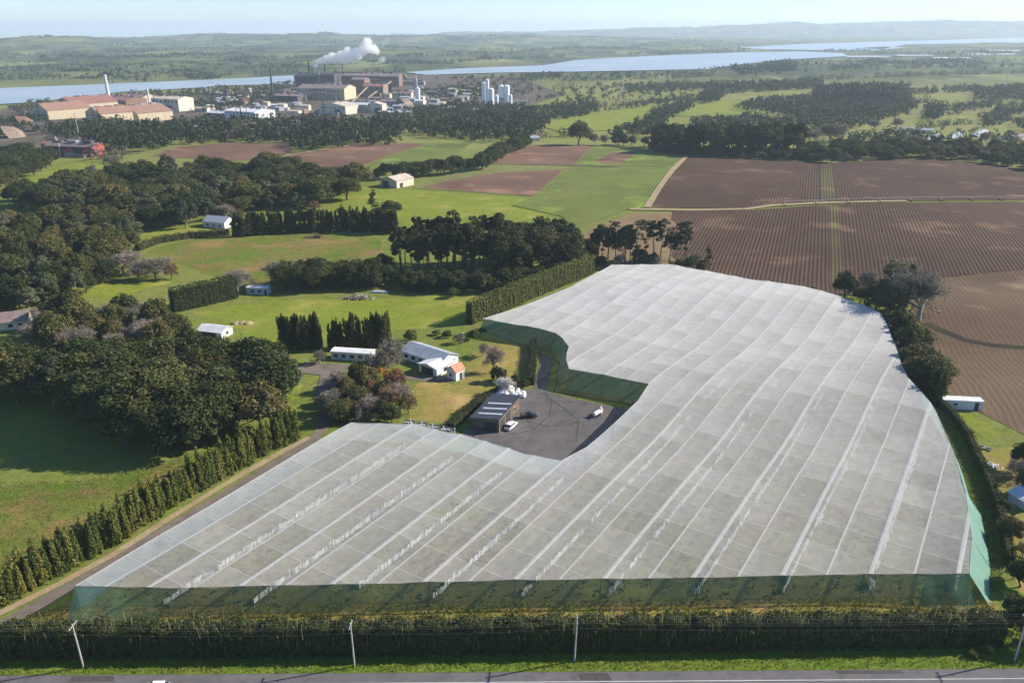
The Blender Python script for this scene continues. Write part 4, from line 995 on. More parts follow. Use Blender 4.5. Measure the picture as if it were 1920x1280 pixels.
for x, y, h, lb in ((1555, 268, 21, 'large bare poplar right of the tall pines'), (1580, 266, 19, 'bare poplar next to the largest one'), (1530, 270, 15, 'smaller bare poplar beside the tall pines'), (1700, 280, 14, 'bare grey tree by the far greenhouses'), (1720, 282, 13, 'bare grey tree right of another by the far greenhouses'), (1850, 270, 12, 'bare grey tree by the far right paddock'), (1640, 245, 14, 'bare leaning tree in the far paddock'), (1680, 243, 15, 'bare leaning tree right of another in the far paddock')):
    plant('bare', P(x, y).xy, h, 'bare_tree', lb, wide=1.3)
stand([(1500, 300), (1500, 288), (1620, 282), (1760, 280), (1920, 285), (2000, 300), (2000, 335), (1900, 318), (1850, 306), (1720, 298), (1560, 305)], 8.5, {'evg': 4, 'bare': 1.2, 'olive': 1}, (7, 13), {'evg': 'bushy_tree', 'bare': 'bare_tree', 'olive': 'olive_green_tree'},
      {'evg': 'dark bushy tree along the top of the ploughed field', 'bare': 'bare tree along the top of the ploughed field', 'olive': 'olive bush along the top of the ploughed field'}, 'bush along the top of the ploughed field', nmax=140, wide=1.35)
# right of the canopy
for k, x, y, h, wd, nm, lb in (('evg', 1582, 560, 11.5, .75, 'evergreen_tree', 'upright dark tree beyond the canopy corner'), ('bare', 1622, 558, 12.5, .9, 'bare_tree', 'brown bare tree between two dark trees beyond the canopy'), ('evg', 1685, 582, 19, 1.0, 'evergreen_tree', 'tall dark tree beside the large grey bare tree'),
                               ('bare', 1722, 600, 20, 1.25, 'bare_tree', 'large grey bare tree at the corner of the tilled field'), ('evg', 1640, 584, 10.5, 1.2, 'evergreen_tree', 'low dark tree against the back canopy corner'), ('evg', 1662, 596, 12, 1.1, 'evergreen_tree', 'dark tree in shade next to the back canopy corner'),
                               ('evg', 1610, 570, 7, 1.0, 'evergreen_tree', 'low rounded tree touching the canopy back edge'), ('shrub', 1445, 537, 2.6, 1, 'shrub', 'small round shrub by the canopy back edge, left one'), ('shrub', 1522, 549, 3.0, 1, 'shrub', 'small round shrub by the canopy back edge, right one'), ('darkshrub', 1475, 542, 2.4, 1.2, 'shrub', 'dark low shrub between two others at the canopy back edge')):
    plant(k, P(x, y).xy, h, nm, lb, cat='shrub' if 'shrub' in k else 'tree', wide=wd)
row([(1676, 612), (1704, 660), (1732, 710), (1757, 760)], 1.7, {'cyp': 3, 'olive': 0.5}, (7.5, 10.5), 'shelter_tree', 'tall shelter tree in the dense row right of the canopy', 'shelter row right of the canopy', 0.7, 1.55)
for k, x, y, h, wd, nm, lb in (('evg', 1915, 885, 8, 1, 'evergreen_tree', 'dark tree at the right edge above the small roof'), ('evg', 1930, 930, 8, 1.1, 'evergreen_tree', 'dark tree at the right edge beside the small roof'), ('bare', 1905, 900, 6, 1.0, 'bare_tree', 'small bare tree by the right edge garden'),
                               ('olive', 1895, 1010, 5.5, 1, 'olive_green_tree', 'olive bush in the right edge garden'), ('autumn', 1915, 1050, 4.5, 1, 'autumn_tree', 'orange tinted bush at the right edge'), ('evg', 1912, 1100, 6.5, 1, 'evergreen_tree', 'dark tree beyond the front hedge at the right edge'),
                               ('evg', 1900, 1165, 6, 1.0, 'evergreen_tree', 'dark tree right of the end of the front hedge'), ('olive', 1875, 1190, 5.5, .7, 'olive_green_tree', 'pale leafy tree closing the right end of the hedge'), ('evg', 1935, 1200, 8, 1, 'evergreen_tree', 'dark tree behind the right hand pole'), ('shrub', 1848, 1226, 2.2, .9, 'shrub', 'pale round bush on the verge near the right pole'),
                               ('shrub', 1822, 1230, 1.4, 1.2, 'shrub', 'low weed clump on the verge near the right pole'), ('darkshrub', 1880, 960, 3.2, 1.2, 'shrub', 'dark shrub beside the green netted hedge'), ('olive', 1898, 1085, 4, .9, 'olive_green_tree', 'small olive bush beside the lower end of the green hedge'), ('shrub', 1862, 905, 2.0, 1.0, 'shrub', 'round shrub behind the green netted hedge')):
    plant(k, P(x, y).xy, h, nm, lb, cat='shrub' if 'shrub' in k else 'tree', wide=wd)
# garden between cabins, house and yard
for k, x, y, h, wd, nm, lb in (('bare', 728, 706, 13.5, .95, 'bare_tree', 'large grey bare tree in front of the white house'), ('bare', 600, 682, 4.8, 1.2, 'bare_tree', 'pale small bare tree left of the white cabin'), ('olive', 690, 738, 9.5, .9, 'olive_green_tree', 'dark rounded tree below the white cabin'), ('olive', 652, 755, 8, .9, 'olive_green_tree', 'dull green tree beside the gravel drive'),
                               ('autumn', 745, 742, 9, 1.0, 'autumn_tree', 'rust coloured tree at the edge of the lawn'), ('autumn', 765, 775, 6.5, 1.1, 'autumn_tree', 'pale orange tree by the dark tanks'), ('autumn', 655, 785, 6.5, 1.0, 'autumn_tree', 'brownish orange tree by the canopy corner'), ('gold', 715, 722, 6.5, 1.0, 'golden_tree', 'yellow leaved tree below the large bare tree'),
                               ('bare', 690, 785, 7.5, 1.1, 'bare_tree', 'brown bare tree behind the canopy corner'), ('evg', 712, 790, 6.5, 1, 'evergreen_tree', 'dark tree behind the dark tanks'), ('bare', 640, 735, 7, 1.1, 'bare_tree', 'grey bare tree over the gravel drive'), ('evg', 720, 760, 8, .9, 'evergreen_tree', 'dark green tree in the middle of the garden clump'),
                               ('bare', 928, 700, 9.5, .95, 'bare_tree', 'pinkish bare tree on the lawn right of the house'), ('bare', 905, 668, 5.0, 1.2, 'bare_tree', 'small spreading bare tree behind the lawn'), ('darkshrub', 936, 716, 5.2, .8, 'shrub', 'dark reddish shrub below the pinkish bare tree'), ('darkshrub', 966, 722, 3.6, 0.7, 'shrub', 'small dark shrub right of the reddish one'),
                               ('darkshrub', 985, 726, 2.6, 1.2, 'shrub', 'low dark shrub at the corner of the yard'), ('bare', 862, 642, 4.0, 1.2, 'bare_tree', 'pale bare bush behind the house'), ('darkshrub', 888, 636, 3.6, 1.2, 'shrub', 'dark shrub by the canopy left corner'), ('shrub', 838, 632, 2.6, 1.4, 'shrub', 'green shrub behind the house roof'), ('shrub', 818, 628, 2.0, 1.4, 'shrub', 'low green shrub on the slope behind the house'),
                               ('shrub', 770, 640, 4.5, .9, 'shrub', 'tall green shrub at the left gable of the house'), ('darkshrub', 905, 628, 3, 1.2, 'shrub', 'dark shrub below the side net'), ('gold', 85, 590, 5, 1.1, 'golden_tree', 'yellow bush beside the brown roofed house'), ('autumn', 322, 524, 8, 1.0, 'autumn_tree', 'reddish bush on the left hillside'), ('autumn', 452, 414, 7, .9, 'autumn_tree', 'orange tree beside the house in the trees'),
                               ('bare', 425, 412, 9, 1.3, 'bare_tree', 'bare tree behind the house in the trees'), ('bare', 232, 514, 11, 1.6, 'bare_tree', 'pale bare tree at the foot of the left wood'), ('bare', 292, 524, 11, 1.8, 'bare_tree', 'brown bare tree on the left hillside'), ('bare', 262, 528, 8, 1.7, 'bare_tree', 'low brown bare tree on the left hillside'), ('bare', 446, 550, 10, 1.2, 'bare_tree', 'bare tree at the right end of the clipped hedge'),
                               ('bare', 540, 534, 12, 1.5, 'bare_tree', 'pale bare tree left of the shaded slope'), ('olive', 350, 640, 5.5, 1.4, 'olive_green_tree', 'brownish bush left of the white cottage'), ('olive', 340, 415, 9, 1.0, 'olive_green_tree', 'olive tree on the strip below the left wood'), ('bare', 175, 335, 11, 1.0, 'bare_tree', 'pale bare tree in the upper left paddock'),
                               ('bare', 215, 318, 12, 1.2, 'bare_tree', 'bare tree right of the upper left paddock'), ('shrub', 850, 558, 4.2, 1.0, 'shrub', 'pale green shrub in front of the central pines'), ('shrub', 925, 545, 3, 1.2, 'shrub', 'grey green shrub by the trimmed hedge'), ('autumn', 590, 398, 7, 1.4, 'autumn_tree', 'pinkish tree at the right tip of the large wood'), ('evg', 30, 385, 13, 1.0, 'evergreen_tree', 'round dark tree alone beside the upper left road')):
    plant(k, P(x, y).xy, h, nm, lb, cat='shrub' if 'shrub' in k else 'tree', wide=wd)
for k, x, y, h, wd, nm, lb in (('bare', 705, 712, 10, 1.1, 'bare_tree', 'brown bare tree behind the yellow leaved one'), ('olive', 672, 722, 8, 1.0, 'olive_green_tree', 'olive tree right of the gravel apron'), ('evg', 672, 770, 8, 1.0, 'evergreen_tree', 'dark tree at the left of the garden clump'), ('autumn', 728, 772, 8, 1.1, 'autumn_tree', 'orange brown tree in the garden clump'), ('bare', 752, 770, 8, 1.2, 'bare_tree', 'pale bare tree right of the orange brown one'), ('autumn', 700, 755, 7, 1.1, 'autumn_tree', 'dull rust tree in the heart of the garden clump'),
                               ('bare', 625, 770, 7.5, 1.1, 'bare_tree', 'dark bare tree at the bend of the driveway'), ('evg', 640, 790, 6.5, 1.1, 'evergreen_tree', 'dark tree at the canopy left corner'), ('olive', 735, 792, 5, 1.2, 'olive_green_tree', 'low olive bush behind the dark bins'), ('gold', 745, 716, 5, 1.0, 'golden_tree', 'pale yellow bush by the house drive')):
    plant(k, P(x, y).xy, h, nm, lb, wide=wd)
# young shelter trees along the drive
row([(-60, 1168), (0, 1136), (100, 1083), (200, 1028), (300, 963), (400, 903), (480, 860), (560, 820)], 1.0, {'young': 1}, (6.4, 9.4), 'young_tree', 'young feathery shelter tree in the row left of the driveway', 'young shelter trees left of the driveway', 0.35, 1.0)
row([(-60, 1150), (0, 1122), (100, 1071), (200, 1016), (300, 952), (400, 893), (480, 851), (555, 812)], 1.3, {'young': 1}, (6.6, 9.8), 'young_tree', 'young feathery shelter tree in the row left of the driveway', 'young shelter trees left of the driveway', 0.35, 1.0)
# hedges
hedge([(325, 584), (380, 572), (442, 557)], 4.5, 9.0, 9, 0.3, 'cyp', 'tall clipped dark green hedge left of the blue shed', seed=3, top=0.3)
hedge([(880, 607), (950, 578), (1040, 540), (1108, 512)], 3.4, 8.6, 11, 0.28, 'young', 'tall trimmed hedge along the back left canopy edge', seed=4, top=0.35)
hedge([(1757, 757), (1785, 785), (1815, 825), (1845, 890), (1868, 950), (1884, 1010), (1892, 1060)], 1.5, 2.6, 26, 0.17, 'evg', 'low netted green hedge right of the canopy', seed=5, top=0.3)
hedge([(1001, 650), (999, 690), (996, 722)], 2.0, 2.8, 16, 0.2, 'evg', 'dark clipped hedge at the right side of the lawn', seed=6, top=0.2)
hedge([(845, 806), (880, 772), (915, 748), (945, 733)], 2.2, 2.2, 18, 0.2, 'evg', 'low dark hedge between lawn and dark shed', seed=7, top=0.3)
hedge([(258, 470), (300, 455), (360, 446), (430, 440)], 3.0, 3.2, 8, 0.3, 'evg', 'low hedge along the green strip on the left', seed=8, top=0.5)
hw = [P(x, y).xy for x, y in ((-60, 1224), (300, 1221), (640, 1218), (960, 1213), (1300, 1208), (1600, 1204), (1868, 1200))]
fh = hedge(None, 3.8, 5.6, 38, 0.2, 'bamboo', 'long tall bamboo hedge along the road at the front', seed=9, top=0.85, world=hw, round_=0.25)
rg = np.random.default_rng(12); segs = []
for a, b in zip(hw[:-1], hw[1:]):
    n = int((b - a).length * 3.4)
    for k in range(n):
        p = a + (b - a) * rg.uniform(); s_ = rg.normal(0, .9); x, y = p.x, p.y + s_; z = float(hgt(x, y))
        t = rg.uniform(5.7, 7.8) if rg.uniform() < .75 else rg.uniform(4, 6); e = np.array([x + rg.normal(0, .25), y + rg.normal(0, .25), z + t])
        segs.append((np.array([x, y, z + 4.7]), e, 0.035, 0.022))
    n = int((b - a).length * 1.6)
    for k in range(n):                                         # canes hanging over the shaded face
        p = a + (b - a) * rg.uniform(); z0 = rg.uniform(3.2, 5.2); y = p.y - 1.75 - rg.uniform(0, .4)
        if k % 2: continue
        segs.append((np.array([p.x, y + .3, z0]), np.array([p.x + rg.normal(0, .2), y, z0 - rg.uniform(.8, 2)]), 0.03, 0.02))
V = []
for a, b in zip(hw[:-1], hw[1:]):                              # paler leaf bunches on top, sunlight put into their colour, hanging over unevenly
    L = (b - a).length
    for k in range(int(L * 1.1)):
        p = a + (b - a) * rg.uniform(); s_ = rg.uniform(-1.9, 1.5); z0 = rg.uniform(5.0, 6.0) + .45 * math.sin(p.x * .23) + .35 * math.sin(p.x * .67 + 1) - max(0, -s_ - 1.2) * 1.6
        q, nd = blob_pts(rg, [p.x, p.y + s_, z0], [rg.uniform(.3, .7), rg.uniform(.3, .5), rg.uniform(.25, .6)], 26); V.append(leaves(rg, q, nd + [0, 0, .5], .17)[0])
V = np.concatenate(V); obj('lit_top_leaves', mesh_np('lit_top_leaves', V, np.arange(len(V)).reshape(-1, 4), [M['hedge']]), fh)
cn = obj('canes', mesh_np('canes', *tubes_np(segs, 3), [M['cane']]), fh); cn['kind'] = 'stuff'
field('grass_strip', [(60, 1150), (112, 1138), (1000, 1128), (1850, 1118), (1880, 1150), (1000, 1170), (0, 1180)], 'lawn', 0.11, 5, label='strip of dry grass between hedge and front net', cat='grass')

def tufts(name, label, poly_w, n, s, hgt_r, mat, seed):
    rg = np.random.default_rng(seed); poly = np.array(poly_w); x0, y0 = poly.min(0); x1, y1 = poly.max(0)
    x = rg.uniform(x0, x1, n * 4); y = rg.uniform(y0, y1, n * 4); k = inside(poly, x, y); x, y = x[k][:n], y[k][:n]; z = hgt(x, y)
    V = []
    for rep in range(3):
        c = np.stack([x + rg.normal(0, s * .5, len(x)), y + rg.normal(0, s * .5, len(x)), z + rg.uniform(0.02, hgt_r, len(x))], 1)
        d = rg.normal(0, 1, (len(x), 3)); d[:, 2] = abs(d[:, 2]) * .6; V.append(leaves(rg, c, d, s, 0.5, 0.3)[0])
    V = np.concatenate(V)
    tag(obj(name, mesh_np(name, V, np.arange(len(V)).reshape(-1, 4), [M[mat]])), label, 'grass', kind='stuff')
tufts('grass', 'uneven grass growing on the road verge', [road_pt(-40, 9), road_pt(190, 9), road_pt(190, 0.3), road_pt(-40, 0.3)], 16000, 0.13, 0.35, 'grassblade', 1)
tufts('grass', 'dry tufts in front of the net', [P(x, y).xy for x, y in ((60, 1150), (112, 1139), (1000, 1129), (1850, 1119), (1880, 1150), (1000, 1172), (0, 1182))], 9000, 0.14, 0.45, 'young', 2)
tufts('grass', 'rough weeds in the meadow left of the young trees', [P(x, y).xy for x, y in ((-80, 905), (150, 900), (330, 860), (555, 815), (400, 895), (150, 1045), (-80, 1150))], 7000, 0.14, 0.25, 'tuft', 3)
tufts('grass', 'weeds along the right side of the canopy', [P(x, y).xy for x, y in ((1755, 770), (1790, 790), (1850, 900), (1885, 1060), (1880, 1130), (1850, 1100), (1800, 880))], 5000, 0.16, 0.35, 'tuft', 6)

# distant woods, each one mass
far_wood('far_wood', 'dark band of trees in front of the steel works', [([(185, 282), (220, 256), (400, 240), (560, 236), (740, 242), (740, 262), (690, 272), (560, 284), (545, 270), (430, 267), (330, 276), (240, 292)], 11, (10, 19)), ([(540, 290), (600, 276), (640, 276), (560, 292)], 12, (10, 16)), ([(690, 272), (740, 262), (745, 268), (700, 276)], 10, (10, 15))], seed=1)
far_wood('far_wood', 'bare brownish trees in the band before the steel works', [([(370, 262), (400, 242), (560, 240), (560, 262), (450, 266)], 20, (9, 14)), ([(630, 272), (700, 250), (740, 262), (680, 272)], 22, (9, 13)), ([(870, 262), (960, 250), (1010, 262)], 18, (6, 10))], 'farbare', seed=2)
far_wood('far_wood', 'dark woods right of the steel works', [([(735, 252), (760, 238), (900, 222), (1000, 228), (1020, 245), (985, 268), (900, 268), (800, 258)], 11, (9, 17)), ([(960, 222), (1050, 200), (1115, 196), (1120, 212), (1040, 228), (1010, 244), (970, 240)], 12, (9, 15)), ([(1000, 190), (1060, 172), (1180, 165), (1340, 168), (1330, 176), (1200, 188), (1100, 195)], 26, (8, 13))], seed=3)
far_wood('far_wood', 'dark trees round the steel works buildings', [([(215, 188), (260, 180), (480, 168), (555, 162), (560, 172), (480, 178), (300, 192)], 18, (9, 15)), ([(560, 160), (640, 150), (760, 150), (760, 157), (640, 160)], 18, (9, 14)), ([(20, 205), (90, 190), (90, 205), (30, 216)], 16, (8, 12)), ([(740, 240), (880, 225), (900, 216), (800, 205), (700, 225)], 16, (9, 13)), ([(60, 250), (150, 238), (240, 245), (320, 238), (370, 240), (230, 252), (200, 272), (120, 262)], 14, (8, 14)), ([(820, 165), (900, 150), (1000, 152), (1000, 175), (930, 200), (860, 190)], 24, (7, 12))], seed=4)
far_wood('far_wood', 'belt of trees running up to the far paddocks', [([(1150, 262), (1190, 240), (1230, 218), (1290, 192), (1300, 200), (1260, 222), (1220, 262)], 11, (11, 17)), ([(1320, 185), (1340, 178), (1350, 188), (1330, 196)], 8, (14, 20)), ([(1110, 215), (1200, 196), (1300, 182), (1290, 188), (1190, 206)], 16, (8, 12))], seed=5)
far_wood('far_wood', 'dark wood in the right middle distance', [([(1380, 205), (1420, 190), (1540, 186), (1700, 182), (1720, 205), (1700, 215), (1640, 232), (1540, 224), (1450, 216)], 11, (10, 16)), ([(1535, 178), (1690, 176), (1690, 194), (1535, 192)], 10, (20, 28)), ([(1335, 165), (1535, 157), (1535, 168), (1335, 176)], 14, (14, 20)), ([(1735, 215), (1755, 205), (1765, 220), (1745, 228)], 9, (12, 18))], seed=6)
far_wood('far_wood', 'far shelter belts at the right edge', [([(1700, 172), (1830, 164), (1830, 172), (1700, 180)], 18, (9, 13)), ([(1820, 176), (1890, 168), (2000, 178), (2000, 195), (1840, 192)], 15, (12, 20)), ([(1840, 225), (1890, 215), (1890, 232), (1850, 240)], 12, (8, 13)), ([(1860, 205), (1990, 195), (1990, 215), (1880, 218)], 14, (9, 14))], seed=7)
far_wood('far_wood', 'bush between the far greenhouses', [([(1500, 284), (1620, 268), (1700, 262), (1800, 262), (1900, 258), (2000, 262), (2000, 285), (1800, 282), (1620, 280)], 15, (6, 10)), ([(1700, 252), (1760, 245), (1900, 250), (1900, 256), (1720, 258)], 24, (5, 9))], seed=8)
far_wood('far_wood', 'trees along the near shore of the wide estuary', [([(800, 152), (960, 145), (1180, 142), (1340, 138), (1340, 145), (1180, 152), (960, 156)], 30, (9, 15)), ([(1375, 136), (1480, 124), (1490, 138), (1390, 146)], 24, (18, 28)), ([(985, 145), (1055, 140), (1055, 148), (990, 150)], 20, (10, 16)), ([(1100, 165), (1340, 157), (1340, 160), (1100, 170)], 60, (8, 14))], seed=9, leaf=2)
far_belts('far_belt', 'continuous tree belts on the far shore of the estuary', [([(-40, 151), (100, 149), (250, 147), (420, 143), (560, 137)], (9, 17)), ([(240, 140), (400, 133), (560, 127)], (9, 16)), ([(-40, 131), (200, 125), (380, 120)], (9, 15)), ([(80, 115), (320, 110)], (9, 15)), ([(420, 114), (620, 106)], (9, 16)), ([(690, 138), (760, 135)], (12, 18)), ([(720, 122), (900, 113), (1060, 108)], (9, 16)), ([(760, 108), (980, 101)], (10, 17)), ([(1180, 103), (1300, 99), (1400, 96)], (10, 18)), ([(-40, 104), (160, 100)], (10, 16)), ([(200, 98), (520, 92)], (12, 18)), ([(900, 95), (1200, 90)], (12, 20))], seed=10)
far_belts('far_belt', 'continuous shelter belts between the right hand paddocks', [([(1010, 170), (1150, 164), (1290, 158)], (9, 15)), ([(1110, 203), (1200, 196), (1290, 187)], (8, 13)), ([(1345, 177), (1450, 170), (1540, 166)], (12, 19)), ([(1540, 202), (1660, 198), (1760, 192)], (8, 14)), ([(1700, 178), (1850, 170), (2000, 162)], (9, 15)), ([(1500, 152), (1700, 144), (2000, 134)], (10, 16)), ([(1780, 216), (1900, 212), (2000, 209)], (8, 13)), ([(1060, 153), (1200, 149), (1340, 145)], (9, 15)), ([(1620, 122), (1800, 116), (2000, 110)], (11, 18)), ([(1500, 136), (1720, 129), (2000, 122)], (10, 17)), ([(1700, 105), (2000, 99)], (12, 20)), ([(1300, 192), (1340, 178)], (9, 14)), ([(1720, 240), (1800, 234), (1880, 234)], (6, 10)), ([(1470, 206), (1500, 222), (1560, 230)], (9, 15)), ([(1740, 202), (1880, 196)], (7, 12)), ([(970, 262), (1060, 256), (1110, 262)], (6, 11))], seed=11)

far_wood('far_wood', 'dark scattered woods on the right hand farmland', [([(1180, 168), (1340, 160), (1340, 168), (1180, 176)], 12, (10, 16)), ([(1500, 222), (1640, 236), (1540, 252), (1490, 240)], 13, (9, 14)), ([(1400, 250), (1500, 246), (1510, 262), (1420, 262)], 13, (9, 14)), ([(1290, 232), (1400, 226), (1480, 232), (1480, 240), (1300, 246)], 12, (10, 15)), ([(1590, 262), (1700, 256), (1760, 272), (1600, 276)], 11, (7, 12)), ([(1780, 205), (1860, 196), (1860, 206), (1790, 214)], 13, (8, 13)), ([(1900, 232), (1990, 226), (1990, 250), (1920, 250)], 12, (8, 13)), ([(1060, 210), (1110, 204), (1100, 218), (1060, 222)], 10, (9, 13))], seed=21)
far_wood('far_wood', 'dark scrub between the works halls', [([(365, 196), (430, 184), (540, 176), (560, 186), (520, 196), (430, 206), (370, 214)], 13, (7, 13)), ([(350, 240), (380, 226), (520, 230), (600, 222), (740, 226), (740, 240), (560, 236), (400, 242)], 17, (6, 11)), ([(0, 232), (80, 214), (100, 228), (60, 248), (0, 262)], 13, (6, 12)), ([(95, 250), (180, 240), (330, 240), (330, 250), (220, 262), (190, 280), (180, 262)], 10, (10, 17)), ([(760, 214), (880, 200), (900, 212), (800, 226)], 11, (8, 14)), ([(560, 166), (575, 160), (640, 158), (640, 164)], 12, (10, 18)), ([(840, 200), (1000, 205), (1000, 222), (880, 222)], 12, (9, 14)), ([(790, 172), (900, 160), (905, 186), (820, 190)], 17, (6, 11))], seed=22)
far_wood('far_wood', 'brown leafless trees among the works woods', [([(400, 262), (430, 246), (560, 246), (560, 264)], 15, (11, 17)), ([(590, 268), (700, 252), (730, 264), (640, 274)], 17, (9, 15)), ([(740, 232), (900, 224), (980, 240), (800, 250)], 26, (8, 13)), ([(160, 300), (220, 276), (250, 290), (200, 306)], 15, (8, 13))], 'farbare', seed=23)
rg = np.random.default_rng(40); pts = []
while len(pts) < 170:
    x, y = rg.uniform(-60, 1980), 76 + 74 * rg.uniform() ** 0.8
    if x > 560 and y > 122 + (x > 760) * 6: continue
    p = Vector((*flat(x, y, -14), 0))
    if p.y < 2100 or p.y > 15000: continue
    p.z = float(hgt(p.x, p.y))
    if any(bool(inside(wp, p.x, p.y)) or float(dist_poly(wp, p.x, p.y)) < 60 for wp in WATER): continue
    pts.append(p)
far_clumps('far_bush', 'dark shelter belts and gullies across the estuary', pts, (50, 240), (8, 15), seed=41)
for k, (hv, lb, n) in enumerate(zip(HILLV, ('bush on the pale skyline hills', 'bush on the low hills across the estuary', 'bush on the far left green hill'), (260, 240, 90))):
    far_clumps('far_bush', lb, hv[rg.choice(len(hv), n)] - [0, 0, 3], ((180, 600), (110, 420), (60, 260))[k], ((16, 30), (14, 26), (10, 18))[k], seed=50 + k)

# ------------------------------------------------------------------ buildings
def corr(name, col, pitch=0.8, rough=0.5, metal=0.0, axis='Y', var=0.1):
    """ribbed sheet metal"""
    m, nt, b = new_mat(name); tc = nt.nodes.new('ShaderNodeTexCoord').outputs['Object']
    wv = N(nt, 'ShaderNodeTexWave', wave_type='BANDS', bands_direction=axis, Scale=math.pi / 10 / pitch); nt.links.new(tc, wv.inputs['Vector'])
    f = noisef(nt, tc, 0.35)
    c = mixc(nt, f, tuple(x * (1 - var * 1.7) for x in col), tuple(min(1, x * (1 + var)) for x in col))
    nt.links.new(c, b.inputs['Base Color']); b.inputs['Roughness'].default_value = rough; b.inputs['Metallic'].default_value = metal
    bump(nt, b, wv.outputs[1], 0.5, 0.08); return m
for k, c in dict(wwall=(0.68, 0.68, 0.66), cream=(0.52, 0.43, 0.29), creamlt=(0.62, 0.55, 0.42), brownwall=(0.23, 0.17, 0.13), darkbrown=(0.15, 0.105, 0.075), rust=(0.20, 0.11, 0.08), darkmill=(0.075, 0.065, 0.065), greymill=(0.26, 0.26, 0.27), bluewall=(0.32, 0.40, 0.48)).items(): M[k] = corr(k + '_cladding', c, 0.6, 0.7, axis='X')
for k, c in dict(wroof=(0.70, 0.70, 0.70), groof=(0.34, 0.37, 0.42), blackroof=(0.045, 0.048, 0.058), orangeroof=(0.52, 0.17, 0.08), redroof=(0.30, 0.14, 0.10), brownroof=(0.24, 0.18, 0.16), pinkroof=(0.33, 0.19, 0.13), creamroof=(0.55, 0.46, 0.36), lgrey=(0.55, 0.57, 0.60), redsteel=(0.40, 0.07, 0.06)).items(): M[k] = corr(k + '_roofing', c, 0.8, 0.55, axis='X')
M['glass'] = plain('window_glass', (0.03, 0.04, 0.05), 0.12, 0.1, 1, spec=0.6)
M['frame'] = plain('window_frame', (0.7, 0.7, 0.68), 0.6)
M['door'] = plain('dark_door', (0.05, 0.05, 0.055), 0.7)
M['white'] = plain('white_paint', (0.78, 0.78, 0.77), 0.5)
M['skylight'] = plain('skylight_sheet', (0.50, 0.53, 0.57), 0.4)
M['steel'] = plain('galvanised_steel', (0.45, 0.46, 0.47), 0.5, 0.2, 1, 0.3)
M['darksteel'] = plain('dark_steel', (0.06, 0.055, 0.055), 0.7)
M['rubber'] = plain('rubber', (0.025, 0.025, 0.025), 0.85)
M['concrete'] = plain('weathered_concrete', (0.40, 0.38, 0.36), 0.9, 0.15)
M['orange'] = plain('orange_paint', (0.60, 0.26, 0.10), 0.5)
M['stackwhite'] = plain('pale_stack', (0.62, 0.62, 0.63), 0.8)

def opening(root, face, W, D, pos_, z0, w_, h_, name='window', mat='glass'):
    e = 0.05
    if face in 'fb':
        y = (-D / 2 - e, -D / 2 + 0.02) if face == 'f' else (D / 2 - 0.02, D / 2 + e)
        fr = MB().box(pos_ - w_ / 2 - .1, pos_ + w_ / 2 + .1, y[0], y[1], z0 - .1, z0 + h_ + .1)
        pn = MB().box(pos_ - w_ / 2, pos_ + w_ / 2, y[0] - .03, y[1] + .03, z0, z0 + h_)
    else:
        x = (-W / 2 - e, -W / 2 + 0.02) if face == 'l' else (W / 2 - 0.02, W / 2 + e)
        fr = MB().box(x[0], x[1], pos_ - w_ / 2 - .1, pos_ + w_ / 2 + .1, z0 - .1, z0 + h_ + .1)
        pn = MB().box(x[0] - .03, x[1] + .03, pos_ - w_ / 2, pos_ + w_ / 2, z0, z0 + h_)
    a = fr.build(name, M['frame'] if name == 'window' else M[mat], root)
    pn.build('pane' if name == 'window' else 'leaf', M[mat], a)

